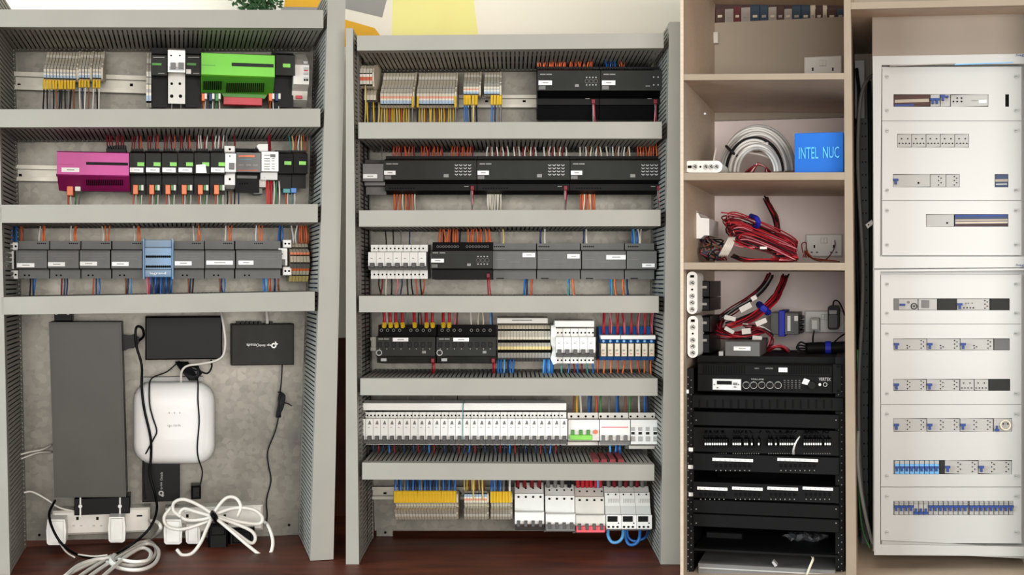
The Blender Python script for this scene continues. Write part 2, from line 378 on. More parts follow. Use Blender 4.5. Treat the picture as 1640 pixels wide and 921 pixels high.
def bars(t, name, xs, y0, y1, w, wd, m, lean=0):
    b = B()
    for x in xs: b.poly([(x, y0), (x+wd, y0), (x+wd-lean, y1), (x-lean, y1)], w, w+fr(.4), m)
    b.mk(name, t)
def terminals(label, x0, n, pitch, prof, group, end=None, step=None):
    # one slice built, then copied along its rail
    b = B().prof(x0+.25, x0+pitch-.25, prof, 'beige')
    o = b.mk('terminal_block', None, label % nth(0), 'terminal', group)
    L0 = ORG[o]
    for i in range(1, n):
        c = o.copy(); COL.objects.link(c); c['label'] = label % nth(i)
        c.matrix_world = PAN[CUR[0]]['M'] @ Matrix.Translation(L0+Vector((pitch*i*unit(.5), 0, 0)))
    if end:
        B().prof(x0+pitch*n+.3, x0+pitch*n+3, [(p[0]+(-1 if i < len(prof)/2 else 1), p[1]+.01) for i, p in enumerate(prof)], 'beige').mk('terminal_end_plate', None, end, 'end plate')
def tprof(y0, y1, wlo=.22, whi=.5, red=True, blue='markblue', flip=False):
    # pale terminal seen from the front: stepped upper half, jumper slot, marker strip, lower half
    h = y1-y0; q = lambda f: (y1-f*h) if flip else (y0+f*h)
    pts = [(q(0), .1), (q(0), wlo), (q(.1), wlo+.05, 'beige2'), (q(.19), wlo+.08, 'mgrey'), (q(.21), wlo+.08, 'beige'), (q(.34), wlo+.15, 'beige2'), (q(.43), whi-.06, 'mgrey'), (q(.45), whi-.06, 'beige2'),
           (q(.56), whi, 'mgrey'), (q(.58), whi, 'beige'), (q(.66), whi, 'jumper' if red else 'lgrey'), (q(.73), whi, 'beige2'), (q(.78), whi, blue), (q(.88), whi-.01, 'hole'), (q(.92), whi-.02, 'beige2'), (q(1), whi-.08, 'beige'), (q(1), .1)]
    return pts
def end_clamp(label, x, y0, y1, m='white', wf=.5):
    h = (y1-y0); t = E('end_clamp', label, 'end clamp', x+10, y1, .1)
    B().prof(x, x+14, [(y0+h*.24, .1), (y0+h*.24, wf), (y0+h*.72, wf), (y0+h*.76, .1)], m).mk('body', t)
    for a, b in ((y0, y0+h*.22), (y1-h*.24, y1)):
        q = B().box(x+7, a, x+21, b, .1, .42, m, 1).mk('lug', t); 
        B().disc(x+11, (a+b)/2, 1.7, .42, .424, 'hole').disc(x+17, (a+b)/2, 1.7, .42, .424, 'hole').mk('screw_hole', q)
    B().box(x+4, y0+h*.55, x+11, y0+h*.72, wf, wf+.01, 'mgrey', .5).disc(x+6, y0+h*.4, 1, wf, wf+.004, 'hole').mk('latch', t)
def plug(x, y, ww, hh, m, w0, w1, parent, name='plug'): return B().box(x, y, x+ww, y+hh, w0, w1, m, .6).mk(name, parent)
# ================================================================== left board, top row
CUR[0] = 1
terminals('pale terminal slice, %s in the wide block with yellow-tipped black wires', 69.5, 11, 4.75, tprof(83, 130, red=False), 'terminal slices, wide block, left board', 'beige end plate closing the wide terminal block of the left board')
terminals('pale terminal slice, %s in the middle small block on the left board', 125.5, 4, 4.6, tprof(83, 130, red=False), 'terminal slices, middle small block', 'beige end plate closing the middle small terminal block')
terminals('pale terminal slice, %s in the small block nearest the bare rail', 148, 3, 4.6, tprof(83, 130, red=False), 'terminal slices, third block', 'beige end plate beside the bare stretch of rail')
wires('# wire with yellow tip below the wide terminal block on left board', [(71+i*4.75, ['kwire', 'kwire', 'gwire', 'kwire', 'brown', 'kwire'][i % 6]) for i in range(11)], 129, 175, .43, .5, 1.3, 3, ferr='yellow', fl=14)
wires('# wire with yellow tip below the middle small terminal block', [(127.5+i*4.6, ['wwire', 'navy', 'wwire', 'brown'][i]) for i in range(4)], 129, 175, .43, .5, 1.2, 3, ferr='yellow', fl=11)
wires('# wire with yellow tip below the third small terminal block', [(150+i*4.6, ['wwire', 'kwire', 'wwire'][i]) for i in range(3)], 129, 175, .43, .5, 1.2, 3, ferr='yellow', fl=12)
terminals('narrow beige terminal, %s beside the black power unit', 234, 2, 4, tprof(85, 172, .3, .5, False), 'terminal pair beside power unit')
for i, (a, b) in enumerate(((241.5, 268), (297, 322))):
    t = module('control_module', ['black control module left of the white double breaker', 'black control module right of the white double breaker'][i], 'control module', a, b, (77, 88, 121, 172), 'black', 'blackface', .42, .6)
    sticker(t, a+2, 101, a+17, 104.5, .6, 'dkgreen', 'status_strip', False); bars(t, 'printed_line', [a+4], 91, 92.5, .6, 18, 'print'); bars(t, 'printed_line', [a+12], 117, 118, .6, 10, 'print')
    if i: sticker(t, a+1, 111, a+9, 118, .6, 'offwhite', mark=False)
t = module('double_breaker', 'white two-pole breaker between black modules, beside the green module', 'breaker', 268.5, 297, (79, 80, 116, 166), 'offwhite', 'white', .5, .68)
holes(t, (274, 288), 89, .68, 1.4, 1.4); holes(t, (275, 288), 134, .5, 2.2, 2.4); holes(t, (275, 289), 154, .5, 2.8, 3)
for x in (273, 286): plug(x, 100, 8, 10, 'mgrey', .66, .71, t, 'toggle')
B().box(271, 107, 294, 112, .66, .695, 'lgrey', .5).mk('toggle_bar', t)
wires('# wire below the white two-pole breaker beside the green module', [(276, 'gwire'), (289, 'gwire')], 160, 174, .42, .5, 1.3)
t = E('server_module', 'bright green miniserver module with a long dark slot', 'control module', 381, 170, .1)
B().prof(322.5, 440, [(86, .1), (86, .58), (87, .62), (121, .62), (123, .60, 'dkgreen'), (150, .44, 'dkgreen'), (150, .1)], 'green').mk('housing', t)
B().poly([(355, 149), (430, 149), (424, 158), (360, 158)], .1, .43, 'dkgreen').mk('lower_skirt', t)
B().box(371, 101.5, 438, 107, .62, .622, 'blackface').box(324, 104, 345, 104.8, .62, .622, 'dkgreen').mk('slot', t)
v = B()
for i in range(9): v.prof(326+i*3.4, 327.7+i*3.4, [(130, .55), (130, .572), (144, .492), (144, .47)], 'hole')
for i in range(19): v.prof(363+i*3.25, 364.7+i*3.25, [(133, .53), (133, .555), (148, .468), (148, .44)], 'hole')
v.mk('vent_row', t)
plug(358, 156, 62, 12, 'red', .36, .46, t, 'terminal_strip')
for i, (x, c) in enumerate(((323, 'orange'), (335, 'navy'), (345, 'grnwire'), (431, 'orange'), (441, 'navy'))):
    q = plug(x, 149.5, 5, 12, c, .34, .5, t, 'bus_plug'); plug(x+4.6, 149.5, 4, 9, 'wwire', .34, .5, t, 'bus_plug')
    wires('# twisted bus wire hanging below the bright green module', [(x+2, c), (x+6, 'wwire')], 160, 174, .4, .5, 1.0)
t = module('extension_module', 'narrow black module with green lamp right of the green module', 'control module', 441, 473, (84, 88, 121, 172), 'black', 'blackface', .42, .58)
sticker(t, 453, 102, 465, 108, .58, 'lime', 'lamp_window', False)
t = E('relay_terminal', 'pale angular relay terminal at the right end of the top rail', 'relay', 482, 172, .1)
B().prof(470, 495, [(86, .1), (87, .3), (96, .46), (104, .56), (135, .56), (146, .44, 'beige2'), (160, .40), (172, .28), (172, .1)], 'offwhite').mk('housing', t)
b = B()
for yy in (98, 108, 116, 124): b.box(486, yy, 493, yy+4, .5, .565, 'lgrey', .4)
b.box(487, 112, 493, 114, .56, .568, 'red'); b.disc(488, 128, 1.6, .56, .567, 'hole'); b.disc(492, 128, 1.6, .56, .567, 'hole')
b.box(474, 153, 484, 158, .43, .45, 'red', .4); b.mk('clamp_set', t)
# ------------------------------------------------------------------ left board, second row
t = E('audio_server', 'magenta module with white sticker and long dark slot', 'control module', 148, 307, .1)
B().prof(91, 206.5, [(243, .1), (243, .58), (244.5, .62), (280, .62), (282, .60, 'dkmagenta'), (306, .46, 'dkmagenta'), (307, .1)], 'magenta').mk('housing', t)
B().box(138, 260, 205, 264.5, .62, .622, 'softblack').box(93, 263, 118, 263.6, .62, .622, 'dkmagenta').mk('slot', t)
v = B()
for i in range(20): v.prof(138+i*3, 139.5+i*3, [(288, .55), (288, .574), (297, .53), (297, .51)], 'hole')
v.mk('vent_row', t); sticker(t, 98.5, 268.5, 127, 275.5, .62)
plug(107, 297, 10, 16, 'orange', .3, .5, t, 'bus_plug'); plug(120, 298, 9, 8, 'wwire', .3, .5, t, 'bus_plug')
wires('# bus wire hanging below the magenta module', [(110, 'rust'), (113, 'wwire'), (122, 'grnwire'), (126, 'gwire')], 310, 329, .4, .5, 1.3)
b = B().box(170, 238, 202, 244, .3, .5, 'black', .5)
for x in range(171, 201, 4): b.box(x, 233, x+2.6, 239, .34, .46, 'black', .3)
b.mk('bus_connector', None, 'black pin connector with red wires on top of the magenta module', 'connector')
wires('# wire rising from the black connector over the magenta module', [(x, 'dkred') for x in (172, 176, 180, 186, 190, 194, 198)], 234, 203, .42, .45, 1.1, 2)
XS = (207, 233, 259, 285, 311, 337)
for i, a in enumerate(XS):
    t = module('extension_module', 'black module with green lamp and white sticker, %s of six beside magenta module' % nth(i), 'control module', a, a+25.3, (241, 245, 279, 312), 'black', 'blackface', .42, .6, 'six black modules beside the magenta one')
    sticker(t, a+13, 260, a+24, 266, .6, 'lime', 'lamp_window', False)
    if i == 4: 
        s = B().poly([(a+3, 264), (a+18, 263), (a+20, 277), (a+3, 277)], .6, .603, 'sticker').mk('label_sticker', t)
    else: sticker(t, a+1, 268.5, a+22.5, 276, .6)
    b = B()
    for k in range(5): b.box(a+3+k*4, 238, a+6+k*4, 242.5, .3, .44, 'black', .3)
    b.mk('clamp_row', t)
    plug(a+6, 296, 8, 15, 'orange', .3, .5, t, 'bus_plug'); plug(a+15, 296, 4, 9, 'grnwire', .3, .5, t, 'bus_plug'); plug(a+19, 296, 4, 9, 'wwire', .3, .5, t, 'bus_plug')
    cs = ['dkred', 'dkred', 'gwire', 'dkred', 'rust'] if i < 4 else ['dkred', 'wwire', 'wwire', 'dkred', 'wwire']
    wires('# wire into the top of the row of six black modules', [(a+4+k*4, c) for k, c in enumerate(cs)], 240, 204, .38, .45, 1.1, 2.5)
    wires('# bus wire below the row of six black modules', [(a+7.5, 'rust'), (a+11, 'wwire'), (a+16.5, 'grnwire'), (a+20.5, 'wwire')], 308, 328, .4, .5, 1.0, 2)
t = E('surge_breaker', 'slim white breaker right of the six black modules', 'breaker', 368, 305, .1)
B().prof(361, 378, [(234, .1), (234, .42), (243, .42), (246, .64), (275, .64), (279, .46), (296, .46), (303, .36), (303, .1)], 'white').mk('housing', t)
holes(t, (368,), 239, .42, 2, 2); holes(t, (368,), 287, .46, 1.9, 2); holes(t, (368,), 250, .64, 1.1, 1.2); plug(367, 261, 8, 10, 'mgrey', .62, .67, t, 'toggle')
wires('# wire at the top of the slim white breaker by the grey print module', [(363, 'gwire'), (376, 'dkred')], 236, 203, .4, .5, 1.4)
t = module('power_supply', 'grey power supply with orange printed front between white units', 'power supply', 378, 418, (238, 244, 276, 309), 'softblack', 'mgrey', .42, .6)
bars(t, 'printed_line', [382], 248.5, 251.5, .6, 26, 'orange'); bars(t, 'printed_line', [384], 255, 256, .6, 20, 'teal'); bars(t, 'printed_line', [382, 394, 405], 263, 265.5, .6, 8, 'print'); bars(t, 'printed_line', [381], 272, 273.5, .6, 32, 'rust')
B().box(379, 281, 412, 286, .42, .45, 'mgrey', .5).mk('terminal_cover', t); holes(t, (384, 388, 392, 396), 294, .42); holes(t, (397, 404), 240.5, .43, 2.5, 1)
wires('# wire below the grey power supply', [(364, 'kwire'), (370, 'brown'), (376, 'kwire'), (382, 'navy')], 306, 328, .4, .5, 1.2)
t = E('surge_arrester', 'white angular unit with printed front and metal foot', 'surge arrester', 428, 306, .1)
B().prof(419, 446, [(242, .1), (242, .6), (243, .62), (274, .62), (277, .52), (288, .5), (289, .1)], 'white').mk('housing', t)
B().poly([(411, 234), (414, 231), (429, 231), (429, 243), (416, 243)], .1, .44, 'white').mk('upper_lug', t)
B().box(411, 287, 427, 300, .1, .4, 'offwhite', .6).mk('lower_lug', t)
q = B().poly([(402, 307), (413, 299), (420, 301), (420, 310), (408, 311)], .12, .3, 'lgrey').mk('foot', t); B().disc(413, 306, 2.4, .3, .304, 'hole').mk('screw_hole', q)
b = B()
for yy in (248, 253, 257, 262, 266, 270): b.box(423, yy, 432, yy+1.5, .62, .622, 'print').box(435, yy, 440, yy+1.3, .62, .622, 'print')
b.box(433, 247, 441, 252, .62, .622, 'mgrey'); b.mk('printed_line', t); holes(t, (423.5,), 284, .505, 1.2, 1.2)
wires('# thick wire above the white angular unit', [(431, 'dkred'), (433, 'dkred')], 243, 203, .4, .5, 1.6)
wires('# wire hanging below the white angular unit', [(427, 'red'), (430, 'rust'), (433, 'red'), (435.5, 'red'), (439, 'wwire'), (443, 'grnwire'), (447, 'wwire')], 290, 328, .42, .5, 1.3)
for i, a in enumerate((446.5, 470)):
    t = module('extension_module', ['black module with green lamp right of the white angular unit', 'last black module with green lamp at the second rail end'][i], 'control module', a, a+23.3, (241, 246, 278, 302), 'black', 'softblack', .42, .58)
    sticker(t, a+9, 258.5, a+20, 264, .58, 'lime', 'lamp_window', False)
    if not i:
        plug(454, 302, 11, 7, 'teal', .3, .46, t, 'bus_plug'); plug(466, 301, 9, 8, 'blue', .3, .46, t, 'bus_plug')
wires('# bus wire below the last black modules of the second rail', [(457, 'rust'), (461, 'wwire'), (467, 'teal'), (472, 'wwire')], 308, 328, .4, .5, 1.2)
wires('# thin wire above the last black modules of the second rail', [(465, 'teal'), (469, 'paleyellow'), (474, 'rust'), (478, 'wwire'), (483, 'paleyellow'), (488, 'rust'), (491, 'brown')], 244, 204, .36, .45, 1.1, 3)
# ------------------------------------------------------------------ left board, third row
end_clamp('white end clamp at the left end of the dark grey module row', 8, 388, 447)
wires('# wire left of the dark grey module row', [(20, 'blue'), (23, 'navy'), (26, 'blue'), (34, 'rust'), (36, 'brown')], 390, 357, .36, .4, 1.5)
DG = [(25.5, 75.5, (27, 55, 421.5, 428)), (76.5, 126.5, (77, 104, 420, 426.5)), (127.5, 176.5, (128, 155.5, 419, 425.5)), (178, 227.5, (179, 206, 419.5, 426)),
      (278.5, 327.5, (280, 307, 418.5, 425)), (328.5, 376.5, (330.5, 373, 417.5, 424)), (378, 452, (382, 406, 417.5, 424))]
for i, (a, b_, s) in enumerate(DG):
    t = module('bus_module', 'dark grey module with white sticker, %s in the third row of the left board' % nth(i), 'control module', a, b_, (386, 401, 430, 446), 'dgrey', None, .44, .6, 'dark grey modules, third row of left board')
    sticker(t, s[0], s[2], s[1], s[3], .6); B().box(a+2, 403, b_-2, 403.6, .6, .601, 'blackface').box(a+8, 410, b_-12, 410.8, .6, .601, 'mgrey').box(a+14, 414, b_-8, 414.7, .6, .601, 'mgrey').mk('printed_line', t)
    x = a+35 if i < 4 else a+30
    holes(t, [x, x+3, x+6, x+9, x+12], 390, .44, 1.2, 1.1); holes(t, (a+14, a+21), 441, .44, 1.6, 1.6)
    wires('# wire above the dark grey modules of the left board', [(x+2, 'wwire'), (x+8, 'orange'), (x+11, 'orange')], 389, 357, .4, .42, 1.2, 3)
    if i != 6: wires('# wire below the dark grey modules of the left board', [(a+23, ['kwire', 'dkred', 'rust', 'brown', 'brown', 'brown'][i]), (a+27, 'navy'), (a+31, ['blue', 'navy', 'blue', 'skyblue', 'kwire', 'blue'][i])], 443, 475, .4, .42, 1.4, 3)
wires('# wire at the right end of the dark grey module row', [(422, 'blue'), (426, 'skyblue'), (432, 'rust'), (440, 'navy'), (446, 'brown')], 443, 470, .4, .42, 1.8)
t = E('distribution_block', 'clear blue terminal distribution block between dark grey modules', 'distribution block', 253, 446, .1)
B().box(232, 388, 275, 440, .1, .5, 'mgrey', 1).mk('core', t)
for x in (228.5, 275): B().box(x, 382, x+3, 447, .1, .6, 'clearblue', .4).mk('side_plate', t)
B().box(231.5, 384, 275, 396, .12, .54, 'clearblue', 1).mk('upper_cover', t); B().box(231.5, 432, 275, 444, .12, .56, 'clearblue', 1).mk('lower_cover', t)
B().box(231.5, 397, 275, 431, .53, .545, 'clearblue', .6).mk('front_window', t)
for yy in (411, 427): holes(t, rng(235, 272, 12), yy, .545, 1.9, 2.2, name='screw_row')
txt('legrand', 253, 438, 5, .563, 'white', t, wid=24)
wires('# wire bunched below the clear blue distribution block', [(235, 'pink'), (239, 'red')]+spread(242, 274, 13, ['blue', 'navy', 'navy']), 441, 474, .42, .42, 1.5, 1.5)
end_clamp('white end clamp right of the dark grey module row', 446, 384, 441)
terminals('beige and orange terminal slice, %s beside the right trunking of left board', 465, 6, 5.2, [(386, .1), (386, .25), (396, .3, 'hole'), (398, .3, 'beige2'), (404, .42, 'orange'), (408, .42, 'hole'), (410, .42, 'beige'), (420, .46, 'hole'), (422, .46, 'mgrey'), (430, .42, 'orange'), (434, .4, 'beige'), (440, .36, 'hole'), (442, .36, 'paleyellow'), (451, .3), (451, .1)], 'orange and beige terminals, third row')
wires('# wire above the orange and beige terminals', [(470, 'wwire'), (474, 'wwire'), (479, 'rust'), (483, 'orange'), (487, 'rust'), (491, 'orange'), (494, 'brown'), (446, 'blue'), (449, 'navy'), (452, 'blue')], 390, 355, .33, .4, 1.4, 4)
# ------------------------------------------------------------------ left board, lower part
t = E('power_unit', 'tall black box unit mounted upright on the left board', 'power unit', 140, 797, 0)
B().poly([(78, 516), (194, 516), (202, 796), (87, 797)], 0.0, .36, 'upscase').mk('case', t)
B().poly([(82, 518), (191, 518), (199, 794), (91, 795)], .36, .368, 'upscase').mk('cover', t)
B().box(87, 500, 115, 514, 0, .2, 'black', .6).disc(90, 502, 2.4, .2, .204, 'wwire').disc(109, 502, 2.4, .2, .204, 'wwire').mk('bracket', t)
B().box(119, 797, 208, 824, 0, .24, 'black', 1).mk('lower_bracket', t)
t = E('kettle_plug', 'black moulded plug in the side of the tall black box', 'plug', 205, 562, .1)
B().poly([(193, 536), (208, 538), (214, 536), (222, 541), (222, 551), (214, 558), (208, 558), (193, 564)], .14, .26, 'black').mk('plug_body', t)
B().tube([(222, 546, .2), (230, 538, .24), (228, 526, .26), (220, 523, .27), (217, 532, .28), (219, 556, .28), (227, 585, .28), (227, 620, .3), (231, 655, .3), (241, 700, .3), (242, 730, .28), (240, 760, .28), (248, 790, .3), (251, 818, .4), (238, 848, .5), (205, 876, floor_w(205, 876, 8)+.1), (165, 894, floor_w(165, 894)), (128, 890, floor_w(128, 890)), (100, 872, .6), (84, 846, .55), (79, 822, .45), (88, 802, .2)], 2.2, 'black', 8, 4).mk('cord', t, smooth=True)
for x in (128.5, 192): 
    B().box(x-1, 797, x+1.4, 828, .24, .25, 'white').disc(x, 811, 3, .25, .27, 'white').mk('cable_tie', None, 'white cable tie over the black bracket, %s' % ('nearer the left edge' if x < 150 else 'nearer the small router'), 'cable tie')
B().box(232.5, 507, 356, 576, 0, .26, 'black', 2).mk('network_switch', None, 'plain glossy black box right of the tall black unit', 'network switch')
t = E('router', 'dark grey box with upside-down white logo at upper right', 'router', 420, 585, 0)
B().box(370.5, 519, 471, 585, 0, .22, 'blackface', 1.5).mk('case', t)
for x in (379, 386, 393, 400, 407, 414, 432): B().box(x, 515, x+5, 520, .05, .17, 'black').mk('port', t)
B().ring(438.5, 553.5, 4.2, 2.1, .22, .223, 'white', 14).poly([(440, 552), (440.5, 547), (442, 547), (442.5, 549), (445.5, 551), (442.5, 553)], .22, .223, 'white').mk('logo', t)
txt('tp-link', 424, 552.8, 5, .223, 'white', t, math.pi, 20); txt('Omada', 405, 552.8, 4.5, .223, 'white', t, math.pi, 20)
B().tube([(428, 521, .12), (428, 510, .14), (427, 495, .2), (428, 484, .3)], 3.2, 'wwire', 8).mk('network_cable', None, 'short white cable plugged into the grey box with logo', 'cable', smooth=True)
t = E('power_lead', 'thin black power lead with tied bundle hanging from the grey box', 'cable', 440, 835, 0)
B().tube([(452, 584, .1), (451, 605, .1), (449, 625, .08), (446, 640, .08), (447, 660, .08), (441, 690, .06), (429, 722, .04), (430, 745, .04), (434, 770, .04), (427, 800, .04), (428, 825, .04), (426, 842, .06)], 1.2, 'kwire', 6).mk('lead', t, smooth=True)
b = B()
for i in range(5): b.tube([(446+i, 628, .1), (456-i, 634+i, .14), (452-i, 655, .14), (443+i*1.5, 668, .12), (446, 650, .12), (450, 630, .12)], 1.5, 'kwire', 6)
b.tube([(450, 645, .14), (460, 646, .13), (467, 650, .1)], 1.0, 'kwire'); b.mk('tied_bundle', t, smooth=True)
# white access point: rounded square
t = E('access_point', 'white rounded-square wireless access point on the left board', 'access point', 279, 743, 0)
def rrect(x0, y0, x1, y1, r, n=5, bulge=0):
    pts = []
    for cx, cy, a0 in ((x1-r, y0+r, -90), (x1-r, y1-r, 0), (x0+r, y1-r, 90), (x0+r, y0+r, 180)):
        for i in range(n+1):
            a = math.radians(a0+90*i/n); pts.append((cx+r*math.cos(a), cy+r*math.sin(a)))
    return pts
d1 = PAN[1]['d']
bb = B(); rings = []
for ins, w in ((6, .02), (1, .08), (0, .16), (1.5, .215), (6, .245), (14, .26), (40, .268)):
    rings.append([P(x, y, w) for x, y in rrect(213+ins, 611+ins, 344.5-ins, 743-ins, max(4, 30-ins*.5))])
n = len(rings[0]); vv = [p for r in rings for p in r]
ff = [list(range(n)), list(range((len(rings)-1)*n, len(rings)*n))[::-1]]
for k in range(len(rings)-1): ff += [[k*n+i, k*n+n+i, k*n+n+(i+1) % n, k*n+(i+1) % n] for i in range(n)]
bb.add(vv, ff, 'apwhite'); bb.mk('shell', t, smooth=True)
b = B().poly(rrect(259, 660, 303, 704, 9), .25, .2695, 'apwhite'); b.mk('raised_emblem_pad', t)
for x in (271, 279.5, 288): B().disc(x, 661.5, 1.2, .26, .272, 'lgrey').mk('indicator', t)
txt('tp-link', 279, 682, 5, .271, 'print', t, 0, 21)
B().box(230, 604, 325, 611, .0, .1, 'lgrey').mk('port_strip', t)
t = E('router', 'small black box with sideways logo below the white access point', 'router', 258, 803, 0)
B().box(228, 736, 288, 803.5, 0, .16, 'black', 1).mk('case', t)
B().ring(258, 790, 4, 2, .16, .164, 'lgrey', 12).poly([(259, 792), (263, 793), (261, 796), (258.5, 795)], .16, .164, 'lgrey').mk('logo', t)
txt('tp-link', 258.5, 778, 4, .164, 'lgrey', t, math.pi/2, 12); txt('Omada', 258.5, 763, 4, .164, 'lgrey', t, math.pi/2, 13)
B().tube([(287, 578, .1), (268, 595, .14), (243, 606, .2), (239, 625, .3), (240, 650, .3), (245, 670, .3), (251, 690, .3), (246, 703, .3), (236, 722, .28), (230, 736, .2), (229, 770, .19), (233, 800, .19)], 1.3, 'kwire', 6).mk('power_lead', None, 'thin black lead crossing the left side of the access point', 'cable', smooth=True)
B().tube([(300, 580, .1), (313, 600, .18), (317, 612, .26), (317, 640, .29), (319, 675, .29), (316, 715, .29), (318, 735, .27), (324, 755, .2), (321, 775, .18), (316, 790, .2)], 1.4, 'kwire', 6).mk('power_lead', None, 'thin black lead crossing the right side of the access point', 'cable', smooth=True)
B().box(306, 778, 322, 800, .06, .2, 'black', 3).mk('lead_connector', None, 'black round connector beside the small black router', 'connector')
b = B()
for i in range(7): b.tube([(282+i*3, 580, .1), (290+i*4, 592+i*2, .2), (306+i*2, 606-i, .22), (322-i, 598-i*2, .2), (310-i*2, 586, .14), (296+i, 595, .18), (304+i*2, 609, .2)], 1.7, 'kwire', 6)
b.tube([(300, 590, .15), (318, 594, .2), (332, 598, .22), (339, 588, .2), (338, 577, .12)], 1.6, 'kwire', 6)
b.mk('coiled_lead', None, 'tangled black lead coiled above the white access point', 'cable', smooth=True)
B().tube([(353, 496, .2), (357, 515, .29), (361, 545, .3), (358, 568, .29), (345, 578, .26), (320, 583, .24), (300, 586, .24), (291, 595, .24), (290, 612, .2)], 2.0, 'wwire', 7).mk('network_cable', None, 'white cable looping from the trunking to the access point', 'cable', smooth=True)
B().tube([(84, 712, .06), (68, 720, .14), (48, 724, .2), (33, 728, .24)], 1.5, 'wwire', 6).tube([(84, 724, .06), (62, 725, .14), (44, 731, .2), (29, 737, .24)], 1.4, 'wwire', 6).mk('cut_cable', None, 'pair of white cable ends poking from behind the tall black box', 'cable', smooth=True)
B().tube([(38, 789, .24), (52, 788, .22), (75, 800, .2), (95, 813, .18), (120, 819, .2)], 1.6, 'wwire', 6).mk('cut_cable', None, 'single white cable running to the left power strip', 'cable', smooth=True)
def three_pin(label, x, y, ww, hh, w0, w1, group=None):
    t = E('mains_plug', label, 'plug', x+ww/2, y+hh, w0)
    B().poly([(x+2, y), (x+ww-2, y), (x+ww, y+hh*.45), (x+ww-1, y+hh-3), (x+ww-5, y+hh), (x+4, y+hh), (x+1, y+hh-3), (x, y+hh*.45)], w0, w1-.03, 'white').mk('plug_body', t)
    B().poly([(x+5, y+3), (x+ww-5, y+3), (x+ww-5, y+hh-4), (x+5, y+hh-4)], w1-.03, w1, 'white').mk('plug_back', t)
def strip(label, x0, y0, x1, y1, hx, w1=.2):
    t = E('power_strip', label, 'power strip', (x0+x1)/2, y1, 0)
    B().box(x0, y0, x1, y1, 0, w1, 'offwhite', 3).mk('body', t)
    for x in hx:
        b = B().box(x-2, y0+12, x+2, y0+17, w1, w1+.004, 'hole').box(x-8, y1-14, x-4, y1-12, w1, w1+.004, 'lgrey').box(x+4, y1-14, x+8, y1-12, w1, w1+.004, 'lgrey'); b.mk('socket', t)
        B().box(x-5, y0+3, x+5, y0+9, w1, w1+.015, 'white', 1).mk('rocker', t)
    return t
t = strip('white power strip below the tall black box', 84, 816, 240, 855, (124, 156))
B().box(219, 825, 228, 827.5, .2, .204, 'hole').mk('usb_slot', t)
strip('white power strip under the tied white cable on the right', 265, 812, 421, 852, (300, 360))
three_pin('white plug at the left end of the left power strip', 74, 832, 32, 41, .18, .42)
three_pin('white plug in the middle of the left power strip', 173, 828, 28, 41, .18, .42)
three_pin('white plug at the left end of the right power strip', 262, 832, 30, 40, .18, .42)
three_pin('smaller white plug, second on the right power strip', 297, 840, 24, 31, .18, .4)
B().box(334, 838, 365, 890, .1, .36, 'black', 3).box(338, 842, 361, 858, .36, .38, 'softblack', 2).mk('power_adapter', None, 'black power adapter hanging under the tied white cable', 'adapter')
B().box(366, 846, 408, 892, .06, .26, 'black', 3).box(372, 852, 402, 870, .26, .27, 'softblack', 2).mk('power_adapter', None, 'wider black power adapter beside the tied white cable, rightmost', 'adapter')
t = E('extension_lead', 'coiled white extension lead on the floor below the left power strip', 'cable', 180, 921, .6)
FW = lambda L, lift: [(x, y, floor_w(x, y, lift)) for x, y in L]
for i, pts in enumerate(([(240, 834, .3), (252, 836, .4), (257, 847, .45)]+FW([(243, 862), (215, 874), (180, 890), (140, 905), (100, 925)], 4),
    FW([(118, 930), (150, 908), (190, 886), (225, 869), (244, 870), (250, 885), (237, 900), (210, 906), (180, 901)], 4),
    FW([(132, 932), (165, 908), (205, 884), (235, 871), (253, 880), (250, 900), (228, 912), (195, 911), (172, 900)], 8),
    FW([(152, 935), (178, 912), (200, 893), (226, 878), (241, 884), (237, 897), (215, 900), (190, 896)], 11),
    FW([(102, 925), (125, 906), (150, 897), (180, 893)], 8))):
    B().tube(pts, 3.0, 'wwire', 8, 5).mk('cable_loop', t, smooth=True)
B().tube([(183, 890, floor_w(183, 890, 8)), (179, 898, floor_w(179, 898, 10)), (184, 905, floor_w(184, 905, 10))], 4.5, 'offwhite', 6).mk('tie', t)
B().tube([(94, 868, .5), (106, 884, .6), (120, 893, .66)], 1.4, 'wwire').tube([(125, 888, .66), (150, 891, .68), (172, 889, .7)], 1.4, 'wwire').mk('thin_lead', None, 'thin white lead running along the black cord on the floor', 'cable', smooth=True)
t = E('extension_lead', 'white extension lead tied in a bow over the right power strip', 'cable', 345, 893, .4)
for pts in ([(283, 880, .6), (292, 889, .62), (308, 886, .62), (322, 868, .6), (332, 845, .56), (345, 818, .5), (362, 798, .48), (378, 798, .48), (386, 812, .5), (380, 828, .5)],
    [(343, 825, .52), (320, 810, .5), (295, 800, .48), (279, 805, .46), (278, 818, .46), (290, 828, .5)],
    [(343, 828, .52), (315, 820, .5), (295, 815, .48), (288, 824, .48), (300, 833, .5), (325, 832, .52), (344, 826, .54)],
    [(344, 830, .52), (320, 840, .5), (290, 848, .48), (268, 843, .44), (263, 828, .42), (275, 812, .42)],
    [(344, 824, .52), (375, 814, .5), (405, 816, .5), (420, 828, .5), (415, 839, .5), (385, 836, .52), (346, 826, .54)],
    [(346, 828, .55), (375, 838, .54), (402, 850, .54), (409, 862, .54), (402, 870, .55), (380, 855, .56), (352, 835, .56)],
    [(346, 830, .56), (372, 852, .58), (400, 876, .62), (420, 890, .64), (433, 886, .62), (437, 866, .58), (430, 843, .5), (422, 835, .4)]):
    B().tube(pts, 2.9, 'wwire', 8, 5).mk('cable_loop', t, smooth=True)
B().tube([(340, 822, .5), (343, 827, .6), (347, 833, .5)], 5, 'black', 8).mk('tie', t)
